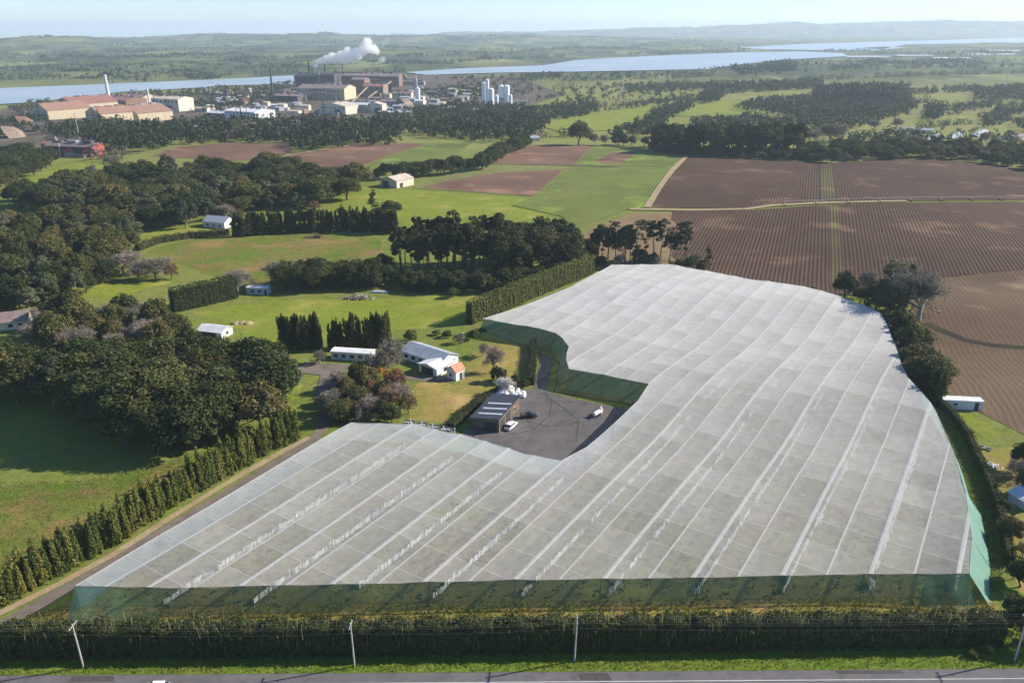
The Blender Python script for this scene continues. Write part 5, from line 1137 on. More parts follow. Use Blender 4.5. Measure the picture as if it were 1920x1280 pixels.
def building(name, label, cat, p, yaw, W, D, H, RH, wall, roof, ridge='x', over=0.4, opens=(), mono=None, sky_=0, chimney=False, group=None):
    """walls, a gabled or single pitch roof, doors and windows; p is the centre on the ground"""
    z = float(hgt(p[0], p[1])); r = thing(name, label, cat, (p[0], p[1], z), yaw, group); t = max(0.12, 0.02 * H)
    w_ = MB(); x, y = W / 2, D / 2
    if mono is None:
        if ridge == 'x':
            w_.add([(-x, -y, -.5), (x, -y, -.5), (x, y, -.5), (-x, y, -.5), (-x, -y, H), (x, -y, H), (x, y, H), (-x, y, H), (-x, 0, H + RH), (x, 0, H + RH)],
                   [(0, 1, 5, 4), (2, 3, 7, 6), (1, 2, 6, 9, 5), (3, 0, 4, 8, 7), (4, 5, 9, 8), (6, 7, 8, 9)])
            pr = [(-y - over, H - over * RH / y), (0, H + RH), (y + over, H - over * RH / y), (y + over, H - over * RH / y + t), (0, H + RH + t), (-y - over, H - over * RH / y + t)]
            rf = MB(); n = 6
            rf.add([(-x - over, a, b) for a, b in pr] + [(x + over, a, b) for a, b in pr], [tuple(range(6)), tuple(range(11, 5, -1))] + [(i, 6 + i, 6 + (i + 1) % 6, (i + 1) % 6) for i in range(6)])
        else:
            w_.add([(-x, -y, -.5), (x, -y, -.5), (x, y, -.5), (-x, y, -.5), (-x, -y, H), (x, -y, H), (x, y, H), (-x, y, H), (0, -y, H + RH), (0, y, H + RH)],
                   [(0, 1, 5, 8, 4), (2, 3, 7, 9, 6), (1, 2, 6, 5), (3, 0, 4, 7), (5, 6, 9, 8), (7, 4, 8, 9)])
            pr = [(-x - over, H - over * RH / x), (0, H + RH), (x + over, H - over * RH / x), (x + over, H - over * RH / x + t), (0, H + RH + t), (-x - over, H - over * RH / x + t)]
            rf = MB().extr(pr, -y - over, y + over)
    else:                                                      # single pitch: left height H, right height H + mono
        w_.add([(-x, -y, -.5), (x, -y, -.5), (x, y, -.5), (-x, y, -.5), (-x, -y, H), (x, -y, H + mono), (x, y, H + mono), (-x, y, H)], [(0, 1, 5, 4), (2, 3, 7, 6), (1, 2, 6, 5), (3, 0, 4, 7), (4, 5, 6, 7)])
        s = mono / W; rf = MB().extr([(-x - over, H - s * over + .02), (x + over, H + mono + s * over + .02), (x + over, H + mono + s * over + t), (-x - over, H - s * over + t)], -y - over, y + over)
    w_.build('wall', M[wall], r); ro = rf.build('roof', M[roof], r)
    for k in range(sky_):
        yy = -y + D * (k + 0.8) / (sky_ + 1.6); s = (mono or 0) / W
        MB().extr([(-x * .75, H + s * x * .25 + t + .01), (x * .97, H + s * x * 1.97 + t + .01), (x * .97, H + s * x * 1.97 + t + .06), (-x * .75, H + s * x * .25 + t + .06)], yy - .42, yy + .42).build('skylight', M['skylight'], ro)
    if chimney: MB().box(-x * .5, -x * .5 + .8, -.4, .4, H, H + RH + 1.0).build('chimney', M['rust'], ro)
    for o_ in opens: opening(r, o_[0], W, D, *o_[1:])
    return r
R_ = math.radians
win = lambda f, *xs: [(f, x, 0.9, 1.6, 1.2) for x in xs]
building('house', 'white house with a long grey gabled roof beside the lawn', 'house', P(806, 676).xy, R_(-38), 17, 8.5, 2.9, 1.7, 'wwall', 'groof', opens=win('f', -6.4, -3.2, 0.2, 3.4) + win('r', -1.8, 1.8) + [('f', 6.2, 0.05, 1.0, 2.0, 'door', 'door')])
building('annex', 'white garage wing with a pale roof in front of the grey roofed house', 'garage', P(819, 694).xy, R_(-38), 7.6, 8.0, 2.7, 0.9, 'wwall', 'wroof', ridge='y', opens=[('f', -.2, 0.05, 4.6, 2.2, 'door', 'door')] + win('r', 0))
building('garden_shed', 'tiny white shed with an orange roof at the end of the house', 'shed', P(855, 708).xy, R_(-40), 3.9, 4.0, 3.1, 1.5, 'wwall', 'orangeroof', ridge='y', over=.25, opens=[('f', -.2, 1.2, .8, .9), ('r', 0.2, 0.05, .9, 2.0, 'door', 'door')])
building('cabin', 'long low white cabin below the right cypress clump', 'cabin', P(663, 672).xy, R_(-9), 13.6, 3.8, 2.8, 0.25, 'wwall', 'wroof', opens=win('f', -5.2, -2.6, 0.2, 3) + [('f', 5.2, .1, 1, 2, 'door', 'door')], over=.15)
A = Vector(P(936, 812).xy); ya = R_(-21); cs, sn = math.cos(ya), math.sin(ya); c0 = (-4.0, 7.6)
dsp = (A.x + cs * c0[0] - sn * c0[1], A.y + sn * c0[0] + cs * c0[1])
building('packing_shed', 'dark roofed packing shed with three pale skylights beside the yard', 'shed', dsp, ya, 8.0, 15.2, 3.2, 0, 'darkbrown', 'blackroof', mono=1.0, sky_=3, opens=[('r', -5.2, .05, 3.0, 3.0, 'door', 'door'), ('r', -1, .05, 3.0, 3.0, 'door', 'door'), ('r', 4, 1.2, 1.4, 1.2), ('f', 1.6, .05, 3.4, 2.7, 'door', 'door')])
building('cottage', 'small white roofed cottage above the grey thicket', 'cottage', P(405, 628).xy, R_(-16), 9.4, 6.4, 2.5, 1.2, 'wwall', 'wroof', opens=[('f', -.5, .05, 5.5, 2.1, 'door', 'door'), ('r', 0, .9, 1.4, 1.1)])
building('house', 'brown roofed house cut by the left edge', 'house', P(8, 612).xy, R_(20), 17, 9, 3.0, 2.3, 'creamlt', 'brownroof', opens=win('f', -2, 3, 6) + win('r', 0), chimney=True)
building('house', 'white walled house half hidden by trees above the hillside', 'house', P(412, 424).xy, R_(-20), 14, 9, 3.4, 2.2, 'wwall', 'groof', opens=win('f', -4, 0, 4) + win('r', 0))
building('barn', 'cream barn at the end of the tree belt', 'barn', P(745, 348).xy, R_(-35), 15, 17, 5, 2.2, 'creamlt', 'creamroof', ridge='y', opens=[('f', -2.5, .05, 5, 4, 'door', 'door'), ('r', -4, .05, 3, 3, 'door', 'door')])
building('small_shed', 'pale blue shed at the foot of the shaded trees', 'shed', P(486, 550).xy, R_(-4), 9.0, 3.5, 2.9, .2, 'bluewall', 'lgrey', over=.1, opens=win('f', -2, 1) + [('f', 3.4, .1, .9, 2, 'door', 'door')])
building('small_shed', 'tiny cream tank hut left of the cream barn', 'shed', P(704, 336).xy, R_(-30), 4, 4, 3, .8, 'creamlt', 'wroof')
building('garden_shed', 'small grey roofed shed cut by the right edge', 'shed', P(1925, 945).xy, R_(20), 6, 5, 2.4, 1.0, 'wwall', 'lgrey', ridge='y', opens=win('f', 0))
cont = building('container', 'white flat roofed container by the tilled field', 'container', P(1800, 763).xy, R_(-7), 10.6, 2.9, 2.6, .06, 'lgrey', 'wroof', over=.06, opens=[('f', 3.6, .1, .9, 2, 'door', 'door'), ('f', -2, 1.1, 1.2, .8)])
for i, (x, y, w_, d_, h_, yw, lb) in enumerate(((1700, 247, 16, 10, 4, 10, 'pale farm shed between the far bare trees'), (1735, 250, 14, 9, 4, -15, 'pale roofed house right of the far farm shed'), (985, 262, 18, 10, 4, -20, 'white roofed house behind the bare brown field'), (1002, 264, 9, 7, 3.4, 15, 'small cream cottage behind the bare brown field'), (1905, 262, 30, 14, 4, 30, 'pale roof at the far right edge'))):
    building('farmhouse', lb, 'house', P(x, y).xy, R_(yw), w_, d_, h_, 1.6, 'creamlt', 'groof' if i % 2 else 'brownroof', opens=win('f', -3, 3))
for i, (x, y) in enumerate(((1745, 262), (1790, 258), (1835, 254))):
    building('greenhouse', ['long greenhouse left of three in the far right bush', 'middle long greenhouse of three in the far right bush', 'right long greenhouse of three in the far right bush'][i], 'greenhouse', P(x, y).xy, R_(-38), 9, 62, 2.4, 1.5, 'greymill', 'groof', ridge='y', over=.1, opens=[('f', 0, .05, 2.5, 2.5, 'door', 'door')], group='far greenhouses')
for i, (x, y, w_) in enumerate(((1630, 108, 220), (1710, 106, 160), (1780, 111, 150), (1855, 104, 200), (1880, 97, 160))):
    building('greenhouse', 'pale far glasshouse roof near the right shore, %s from the left' % ordn[i], 'greenhouse', P(x, y).xy, R_(4), w_, 70, 4, 2, 'lgrey', 'wroof', over=.1, group='far glasshouses by the shore')

# ------------------------------------------------------------------ steel works
def mill(name, label, px, py, W, D, H, RH, yaw, wall, roof, ridge='x', opens=(), cat='factory'):
    r = building(name, label, cat, P(px, py).xy, R_(yaw), W, D, H, RH, wall, roof, ridge, 0.6, opens)
    if W < 30: return r
    g_ = random.Random(int(px * 7 + py)); ro = [c_ for c_ in r.children if c_.name.startswith('roof')][0]
    L = W if ridge == 'x' else D
    for k in range(int(L / 13)):                               # ridge vents, pipes, side bays, high windows
        t = -L / 2 + (k + .6) * L / (int(L / 13) + .2); s = g_.uniform(1.2, 2.4); hh = H + RH + g_.uniform(.6, 2.2)
        bx = (t - 4, t + 4, -s, s) if ridge == 'x' else (-s, s, t - 4, t + 4)
        MB().box(*bx, H + RH - .9, hh).build('roof_vent', M[g_.choice(['darkmill', 'greymill', 'rust'])], ro)
    for k in range(g_.randint(1, 3)):
        x_ = g_.uniform(-.4, .4) * W; MB().tube([(x_, -D / 2 - .9, 0), (x_, -D / 2 - .9, H + g_.uniform(2, 7))], g_.uniform(.35, .8), 8).build('pipe', M[g_.choice(['steel', 'rust', 'darksteel'])], r)
    for k in range(2):
        w2 = g_.uniform(.12, .25) * W; x_ = g_.uniform(-.3, .3) * W; MB().box(x_ - w2 / 2, x_ + w2 / 2, -D / 2 - g_.uniform(3, 8), -D / 2 + .1, -.5, H * g_.uniform(.3, .55)).build('side_bay', M[g_.choice(['brownwall', 'greymill', wall])], r)
    n_ = int(W / 7)
    for k in range(n_): MB().box(-W / 2 + (k + .3) * W / n_, -W / 2 + (k + .75) * W / n_, -D / 2 - .12, -D / 2 + .02, H * .72, H * .86).build('high_window', M['glass'], r)
    return r
big = lambda *xs: [('f', x, .1, 9, 8, 'door', 'door') for x in xs]
mill('factory_hall', 'cream factory hall at the left end of the works', 120, 222, 46, 60, 14, 8, -38, 'cream', 'pinkroof', 'y', big(0))
mill('factory_hall', 'red roofed factory hall behind the cream one', 165, 206, 60, 70, 12, 9, -38, 'cream', 'redroof', 'y', big(-8, 8))
mill('factory_hall', 'cream hall with dark gable facing the trees', 208, 232, 40, 42, 15, 7, -38, 'cream', 'pinkroof', 'y', big(0))
mill('factory_hall', 'wide hall with orange roof left of the bare cream block', 272, 226, 60, 50, 13, 8, -38, 'cream', 'pinkroof', 'y', big(-8, 8))
mill('factory_hall', 'tall cream block at the right end of the red roofed halls', 326, 208, 52, 34, 19, 3, -20, 'creamlt', 'creamroof', 'x', big(-10))
mill('factory_hall', 'low red roofed hall behind the white stack', 232, 196, 70, 40, 9, 5, -30, 'rust', 'redroof', 'x')
mill('factory_hall', 'long pink roofed hall right of the white stack', 262, 193, 60, 36, 10, 6, -30, 'cream', 'pinkroof', 'x')
mill('factory_hall', 'dark red sheds at the lower left', 143, 292, 48, 14, 9, 3, -12, 'redsteel', 'brownroof', 'x', big(-12, 8))
mill('factory_hall', 'low red store behind the dark red sheds', 125, 280, 40, 16, 6, 2, -12, 'redsteel', 'redroof', 'x')
mill('warehouse', 'white flat warehouse before the works', 470, 222, 56, 40, 11, 3, -28, 'wwall', 'wroof', 'x', [('f', -14, .1, 8, 6, 'door', 'door'), ('f', 8, .1, 8, 6, 'door', 'door')])
mill('warehouse', 'grey low warehouse left of the white one', 420, 220, 40, 30, 7, 2, -28, 'greymill', 'lgrey', 'x')
mill('warehouse', 'cream warehouse with a black doorway below the steam', 637, 214, 46, 34, 13, 4, -24, 'creamlt', 'creamroof', 'y', [('f', 8, .1, 9, 8, 'door', 'door')])
mill('warehouse', 'grey shed right of the cream warehouse', 678, 212, 26, 24, 13, 2, -10, 'greymill', 'lgrey', 'x')
mill('warehouse', 'small cream shed right of the grey one', 706, 212, 26, 20, 13, 3, -10, 'creamlt', 'creamroof', 'y', big(5))
mill('warehouse', 'low pale sheds at the railway yard', 750, 218, 34, 14, 6, 2, -5, 'greymill', 'lgrey', 'x')
mill('warehouse', 'cream store beside the loading tower', 756, 188, 34, 20, 12, 4, -6, 'cream', 'brownroof', 'x')
mill('rolling_mill', 'big beige hall in the middle of the works', 614, 186, 92, 50, 20, 6, -14, 'cream', 'brownroof', 'x', big(-20, 22))
mill('rolling_mill', 'dark block under the steam stacks', 584, 166, 56, 40, 26, 5, -10, 'darkmill', 'blackroof', 'x')
mill('rolling_mill', 'second dark block right of the stacks', 618, 168, 40, 40, 30, 3, -10, 'darkmill', 'blackroof', 'x')
mill('rolling_mill', 'long rust brown hall behind the works', 690, 162, 150, 36, 22, 6, -6, 'rust', 'brownroof', 'x')
mill('rolling_mill', 'tall rust brown tower block of the works', 678, 180, 26, 30, 30, 3, -10, 'rust', 'brownroof', 'x')
mill('rolling_mill', 'rust coloured block right of the beige hall', 705, 182, 40, 30, 20, 4, -10, 'brownwall', 'redroof', 'x')
mill('rolling_mill', 'low grey mill building among the rail tracks', 730, 200, 50, 18, 9, 2, -4, 'greymill', 'brownroof', 'x')
mill('rolling_mill', 'low dark store left of the beige hall', 545, 190, 50, 30, 10, 3, -20, 'darkmill', 'brownroof', 'x')
mill('rolling_mill', 'long dark conveyor house behind the yard', 760, 160, 90, 14, 8, 2, -8, 'greymill', 'brownroof', 'x')
rg = np.random.default_rng(31)
for i in range(120):
    x, y = rg.uniform(370, 900), rg.uniform(170, 218)
    if 560 < x < 720 and y < 190: continue
    mill('works_shed', ['small pale shed scattered in the works yards', 'small brown shed scattered in the works yards', 'small grey shed scattered in the works yards'][i % 3], x, y, rg.uniform(7, 22), rg.uniform(6, 14), rg.uniform(3, 8), 1.5, rg.uniform(-30, 5), ['creamlt', 'brownwall', 'greymill'][i % 3], ['creamroof' if i % 2 else 'wroof', 'brownroof', 'groof'][i % 3], 'x', cat='shed')['group'] = ['pale sheds in the works yards', 'brown sheds in the works yards', 'grey sheds in the works yards'][i % 3]
def stack(label, px, py_base, py_top, r0, r1, mat, name='chimney_stack'):
    p = P(px, py_base); h = (py_base - py_top) / ppm(py_base); o = thing(name, label, 'stack', p)
    MB().tube([(0, 0, -1), (0, 0, h * .5), (0, 0, h)], [r0, (r0 + r1) / 2, r1], 10).build('shaft', M[mat], o)
    MB().tube([(0, 0, h * .93), (0, 0, h * .96)], r1 + .5, 10).build('collar', M[mat], o)
    MB().tube([(0, 0, -1), (0, 0, 2)], r0 + 1.2, 10).build('base', M['concrete'], o)
stack('tall slender white stack beside the red roofs', 206, 195, 143, 3.4, 2.0, 'stackwhite')
stack('thin dark stack left of the works', 512, 186, 130, 2.0, 1.4, 'darksteel')
stack('dark steam stack, leftmost of the row', 582, 160, 119, 2.4, 1.8, 'darksteel')
stack('dark steam stack, second of the row', 588, 160, 121, 2.4, 1.8, 'darksteel')
stack('pale thin stack in the middle of the row', 601, 164, 122, 1.8, 1.4, 'steel')
stack('dark stack right of the pale one', 612, 162, 121, 2.2, 1.7, 'darksteel')
stack('brown stack at the right end of the row', 645, 162, 122, 1.8, 1.4, 'rust')
stack('thin brown stack over the long rust hall', 631, 164, 132, 1.5, 1.2, 'rust')
stack('small pale stack over the pink roofed hall', 281, 200, 168, 1.6, 1.2, 'stackwhite')
stack('thin lamp mast below the cream hall', 149, 262, 214, 0.5, 0.3, 'steel', 'lamp_mast')
def silo(label, px, py, r, h, grp='white silos'):
    o = thing('silo', label, 'silo', P(px, py), group=grp)
    MB().tube([(0, 0, -1), (0, 0, h)], r, 14).build('shell', M['white'], o); MB().tube([(0, 0, h), (0, 0, h + r * .4)], [r, r * .2], 14).build('top', M['white'], o)
    MB().box(r - .2, r + .8, -.5, .5, 0, h + 1).build('ladder_cage', M['steel'], o)
silo('tall white silo, left of the silo group', 908, 192, 4.2, 32); silo('tallest thin white silo of the group', 914, 196, 3.2, 40); silo('short white silo below the tallest one', 921, 198, 5.0, 26)
silo('white silo in the middle of the group', 931, 200, 3.4, 18); silo('wide white silo right of the middle', 940, 193, 5.2, 28); silo('wide white silo at the right of the group', 950, 193, 5.2, 28); silo('small white silo at the right end', 957, 200, 3.2, 18)
silo('white silo under the loading tower', 784, 190, 4.2, 22, None)
mill('works_shed', 'cream shed right of the white silos', 972, 199, 30, 14, 8, 3, 0, 'creamlt', 'brownroof', 'x', cat='shed')
o = thing('loading_tower', 'yellowish loading tower with sloping arms above a silo', 'tower', P(779, 172))
MB().box(-4, 4, -4, 4, -1, 22).build('shaft', M['concrete'], o); MB().box(-14, 3, -3, 3, 22, 27).build('head', M['creamlt'], o); MB().tube([(-12, 0, 24), (-20, 0, 32)], 1.2, 6).build('arm', M['creamlt'], o); MB().tube([(0, 0, 26), (5, 0, 34)], 1.2, 6).build('arm', M['creamlt'], o)
for a, b, lb in (((655, 200), (690, 172), 'sloping conveyor gallery in the works'), ((690, 186), (735, 166), 'dark sloping conveyor gallery behind the works')):
    p, q = P(*a), P(b[0], a[1] - 6); h1 = 26; o = thing('conveyor', lb, 'conveyor', p)
    d = q - p; MB().tube([(0, 0, 2), (d.x, d.y, h1)], 1.8, 4).build('gallery', M['brownwall'], o)
    for t in (.35, .7, .95): MB().tube([(d.x * t, d.y * t, -1), (d.x * t, d.y * t, 2 + (h1 - 2) * t)], .5, 5).build('trestle', M['darksteel'], o)
for x, y, h, lb in ((1167, 178, 34, 'lattice power pylon before the estuary'), (1543, 178, 34, 'lattice power pylon in front of the dark right wood'), (1883, 172, 36, 'lattice power pylon near the right edge'), (430, 200, 24, 'lattice lighting tower left of the works')):
    o = thing('pylon', lb, 'pylon', P(x, y)); m = MB()
    for sx in (-1, 1):
        for sy in (-1, 1): m.tube([(sx * 2.6, sy * 2.6, -.5), (sx * .5, sy * .5, h)], .16, 4)
    for k in range(6):
        z0, z1 = h * k / 6, h * (k + 1) / 6; a = 2.6 - 2.1 * k / 6; b = 2.6 - 2.1 * (k + 1) / 6
        for s in (-1, 1): m.tube([(-a, s * a, z0), (b, s * b, z1)], .1, 4); m.tube([(a, s * a, z0), (-b, s * b, z1)], .1, 4)
    m.build('lattice', M['steel'], o)
    for k in (.7, .82, .94): MB().tube([(-5, 0, h * k), (5, 0, h * k)], .2, 4).build('crossarm', M['steel'], o)
g_ = random.Random(5)
for i in range(14):
    x, y = [(420, 186), (450, 196), (530, 178), (560, 200), (720, 172), (770, 200), (800, 186), (830, 178), (850, 196), (880, 182), (60, 236), (40, 258), (90, 246), (20, 240)][i]
    r_ = g_.uniform(9, 18); o = thing('stockpile', 'dark raw material heap in the works yards', 'stockpile', P(x, y), g_.uniform(0, 3), 'stockpiles in the works yards')
    MB().tube([(-r_ * .5, 0, -.5), (0, 0, r_ * .3), (r_ * .1, 0, r_ * .45)], [r_, r_ * .55, r_ * .05], 11).build('heap', M[['darkmill', 'rust', 'brownwall'][i % 3]], o)
for i, (x, y, w_, h) in enumerate(((655, 168, 60, 34), (540, 176, 34, 22), (700, 170, 30, 28), (820, 182, 40, 14), (600, 190, 26, 20))):
    o = thing('gantry', 'steel pipe gantry in the works, %s from the front list' % ordn[i] if 0 else ['tall pipe gantry over the rust hall', 'pipe gantry left of the beige hall', 'pipe gantry right of the rust tower', 'low pipe gantry by the rail yard', 'pipe gantry in front of the beige hall'][i], 'gantry', P(x, y), R_(-8))
    for s in (-.5, -.17, .17, .5):
        MB().tube([(s * w_, -2, -.5), (s * w_, 0, h)], .45, 5).build('leg', M['darksteel'], o); MB().tube([(s * w_, 2, -.5), (s * w_, 0, h)], .45, 5).build('leg', M['darksteel'], o)
    for z in (.6, .8, 1.0): MB().tube([(-w_ * .52, 0, h * z), (w_ * .52, 0, h * z)], .8, 6).build('pipe', M[['rust', 'steel', 'darksteel'][int(z * 5) % 3]], o)
# cars parked in the works yards: a glitter of small roofs
for i in range(36):
    x, y = 510 + rg.uniform(0, 85), 200 + rg.uniform(0, 16)
    o = thing('parked_car', ['white car in the works car park', 'silver car in the works car park', 'dark car in the works car park'][i % 3], 'car', P(x, y), rg.uniform(-.6, -.3), ['white cars in the works car park', 'silver cars in the works car park', 'dark cars in the works car park'][i % 3])
    mt = M[['white', 'steel', 'darksteel'][i % 3]]
    MB().extr([(-2.2, .35), (2.2, .35), (2.2, .85), (1.1, .95), (-2.1, .95)], -.9, .9).build('body', mt, o); MB().extr([(-1.9, .95), (.9, .95), (.4, 1.45), (-1.4, 1.45)], -.8, .8).build('cabin', M['glass'], o)

# ------------------------------------------------------------------ vehicles
def car(name, label, p, yaw, paint, ute=False, roofcol=None, s=1.0):
    o = thing(name, label, 'car', (p[0], p[1], float(hgt(p[0], p[1])) + 0.17), yaw); o.scale = (s, s, s)
    prof = [(-2.3, .3), (-2.3, .75), (-2.15, .95), (-1.0, 1.0), (1.05, .98), (2.0, .86), (2.3, .7), (2.32, .32)]
    MB().extr(prof, -.88, .88).build('body', paint, o)
    cab = [(-.2, .98), (1.15, .97), (.55, 1.5), (-.15, 1.52)] if ute else [(-2.05, .97), (1.15, .97), (.45, 1.46), (-1.5, 1.48)]
    gl = MB().extr(cab, -.78, .78).build('windows', M['glass'], o)
    rt = [(cab[3][0] - .02, cab[3][1]), (cab[2][0] + .02, cab[2][1]), (cab[2][0] - .05, cab[2][1] + .05), (cab[3][0] + .05, cab[3][1] + .05)]
    MB().extr(rt, -.76, .76).build('roof', roofcol or paint, o)
    if ute: MB().extr([(-2.2, 1.0), (-.3, 1.0), (-.3, 1.22), (-2.2, 1.22)], -.85, .85).build('tray', M['darksteel'], o)
    for x in (-1.4, 1.4):
        for y in (-1, 1):
            wl = MB().tube([(x, y * .72, .33), (x, y * .92, .33)], .33, 12).build('wheel', M['rubber'], o); MB().tube([(x, y * .925, .33), (x, y * .935, .33)], .19, 10).build('rim', M['steel'], wl)
    for y in (-.62, .62):
        MB().box(2.3, 2.34, y - .2, y + .2, .58, .74).build('headlight', M['skylight'], o); MB().box(-2.33, -2.29, y - .18, y + .18, .6, .78).build('tail_light', M['redsteel'], o)
M['carwhite'] = plain('white_car_paint', (0.80, 0.80, 0.80), 0.3, 0.03); M['cardark'] = plain('dark_car_paint', (0.025, 0.028, 0.032), 0.25, 0.05); M['carsilver'] = plain('silver_car_paint', (0.6, 0.61, 0.63), 0.3, 0.03)
car('utility_vehicle', 'black utility truck parked in the middle of the yard', P(991, 783).xy, R_(10), M['cardark'], True)
car('car', 'white car parked against the packing shed wall', P(958, 802).xy, R_(62), M['carwhite'])
car('car', 'white and green car on the road at the bottom edge', P(292, 1297).xy, R_(181), M['carwhite'])
o = thing('spray_trailer', 'white and orange orchard sprayer standing in the yard', 'sprayer', P(1119, 780), R_(50)); o.scale = (.85, .7, .8)
MB().tube([(-1.6, 0, 1.35), (1.4, 0, 1.35)], .75, 14).build('tank', M['white'], o); MB().box(1.5, 2.5, -.7, .7, .6, 1.9).build('fan_housing', M['creamlt'], o); MB().box(2.5, 2.9, -.6, .6, .7, 1.7).build('grille', M['orange'], o); MB().box(-2.0, 2.6, -.6, .6, .5, .66).build('chassis', M['darksteel'], o)
MB().tube([(-2.0, 0, .6), (-3.4, 0, .5)], .1, 6).build('drawbar', M['darksteel'], o); MB().tube([(2.1, 0, 2.1), (2.1, 0, 2.9)], [.6, .25], 10).build('outlet', M['white'], o)
for x in (-.6, .8):
    for y in (-1, 1): MB().tube([(x, y * .65, .48), (x, y * .98, .48)], .48, 12).build('wheel', M['rubber'], o)
for s in (-1, 1): MB().tube([(-1.9, s * .3, 1.2), (-2.6, s * 1.4, 1.6)], .06, 5).build('boom', M['darksteel'], o)

# ------------------------------------------------------------------ yard and garden clutter
for i in range(4):
    p = P(768 + i * 23, 806 + i * 4.4); o = thing('bin_stack', 'dark stack of fruit bins behind the canopy edge, %s from the left' % ordn[i], 'bin stack', p, R_(-12), 'dark bin stacks behind the canopy')
    for k in range(3): MB().box(-1.35, 1.35, -1.1, 1.1, .08 + k * .82, .08 + k * .82 + .74).build('bin', M['darksteel'], o)
    for k in range(3): MB().box(-1.4, 1.4, -1.15, 1.15, k * .82, k * .82 + .08).build('pallet_base', M['greymill'], o)
    for k in range(7): MB().box(-1.2 + k * .36, -1.0 + k * .36, -.7 + .2 * (k % 3), -.4 + .2 * (k % 3), 2.46, 2.56).build('white_scrap', M['white'], o)
for i in range(5):
    p = P(771 + i * 20.5, 810 + i * 4.2); tag(MB().tube([(0, 0, -.3), (0, 0, 3.6)], .09, 8).tube([(0, 0, 3.6), (0, 0, 3.75)], .16, 8).build('fence_post', M['white']), 'white post among the dark bins, %s from the left' % ordn[i], 'post', 'white posts among the bins').location = p
o = thing('bag_pile', 'heap of white wrapped bundles at the end of the packing shed', 'bag pile', P(953, 742)); rg = np.random.default_rng(8)
for k in range(30):
    x, y = rg.uniform(-4.6, 4.6), rg.uniform(-1.6, 2.6); z = rg.uniform(0, 1.3) * (1 - abs(x) / 5); s = rg.uniform(.6, 1.1)
    b_ = MB().tube([(-s, 0, 0), (-s * .5, 0, .05), (s * .5, 0, .05), (s, 0, 0)], [s * .45, s * .75, s * .8, s * .4], 8).build('bag', M['white'], o); b_.location = (x, y, z + s * .6); b_.rotation_euler = (rg.uniform(-.3, .3), rg.uniform(-.3, .3), rg.uniform(0, 3))
crown, trunk, H_ = PROTO['bare'][1]; cw = crown.copy(); cw.materials.clear(); cw.materials.append(M['white_twig'])
o = thing('white_tree', 'white stemmed leafless tree behind the white bundles', 'tree', P(951, 739)); obj('crown', cw, o); tw_ = trunk.copy(); tw_.materials.clear(); tw_.materials.append(M['white_twig']); obj('trunk', tw_, o); o.scale = (.7, .7, .6)
def pile(name, label, px, py, wd, n, mat, seed, cat, L=(1.5, 3.5), r=(.08, .22), part='log', hh=1.4):
    rg = np.random.default_rng(seed); o = thing(name, label, cat, P(px, py))
    for k in range(n):
        x = rg.normal(0, wd * .3); y = rg.normal(0, wd * .12); z = abs(rg.normal(0, hh * .4)) * max(0, 1 - abs(x) / wd) + .1; a = rg.uniform(0, 6.28); l = rg.uniform(*L) / 2; t = rg.normal(0, .25)
        MB().tube([(x - l * math.cos(a), y - l * math.sin(a), max(.05, z - l * t)), (x + l * math.cos(a), y + l * math.sin(a), max(.05, z + l * t))], rg.uniform(*r), 6).build(part, M[mat], o)
pile('log_pile', 'long heap of grey logs in the grass before the pines', 670, 560, 10, 60, 'palebark', 1, 'log pile', hh=2.4)
pile('brush_pile', 'brown brush pile on the rough hillside', 590, 447, 7, 50, 'bark', 2, 'brush pile', (2, 4.5), (.07, .18), 'branch', 3.0)
pile('rubbish_pile', 'small heap of white scraps by the right edge garden', 1855, 874, 4, 22, 'white', 3, 'rubbish pile', (.4, 1.2), (.1, .25), 'scrap', 1.0)
pile('timber_pile', 'pale timber heap on the right edge lawn', 1848, 842, 3, 12, 'palebark', 4, 'timber pile', (1, 2.4), (.08, .16), 'plank', .8)
o = thing('boat', 'white upturned dinghy shape lying before the pines', 'boat', P(711, 549), R_(-4)); MB().tube([(-3.6, 0, .3), (-2.6, 0, .4), (2.4, 0, .4), (3.8, 0, .3)], [.12, .55, .6, .15], 10).build('hull', M['white'], o); MB().box(-2.6, 2.6, -.04, .04, .9, 1.04).build('keel', M['white'], o)
o = thing('gravel_heap', 'pale heap of spoil beside the white cottage', 'heap', P(455, 607)); h_ = MB(); 
for k in range(3): h_.tube([(k * 2.2 - 2.2, .4 * (k % 2), -.2), (k * 2.2 - 2.2, .4 * (k % 2), .5), (k * 2.2 - 2.0, .4 * (k % 2), 1.0)], [2.2, 1.5, .2], 12)
h_.build('spoil', M['sand'], o)
# irrigation pipe on wheeled towers in the ploughed field
pa, pb = P(1470, 386), P(1985, 374.5); o = thing('irrigator', 'long thin irrigation pipe on wheels crossing the ploughed fields', 'irrigator', pa); d = pb - pa
nsp = 9
for k in range(nsp):
    a, b = d * (k / nsp), d * ((k + 1) / nsp); za, zb = float(hgt(pa.x + a.x, pa.y + a.y)) - pa.z + 2.6, float(hgt(pa.x + b.x, pa.y + b.y)) - pa.z + 2.6
    MB().tube([(a.x, a.y, za), ((a.x + b.x) / 2, (a.y + b.y) / 2, (za + zb) / 2 + .2), (b.x, b.y, zb)], .1, 6).build('pipe_span', M['steel'], o)
    MB().tube([(a.x, a.y - 1.6, za - 2.4), (a.x, a.y, za), (a.x, a.y + 1.6, za - 2.4)], .09, 5).build('tower_frame', M['steel'], o)
    for s in (-1.6, 1.6): MB().tube([(a.x - .15, a.y + s, za - 2.05), (a.x + .15, a.y + s, za - 2.05)], .55, 10).build('wheel', M['rubber'], o)

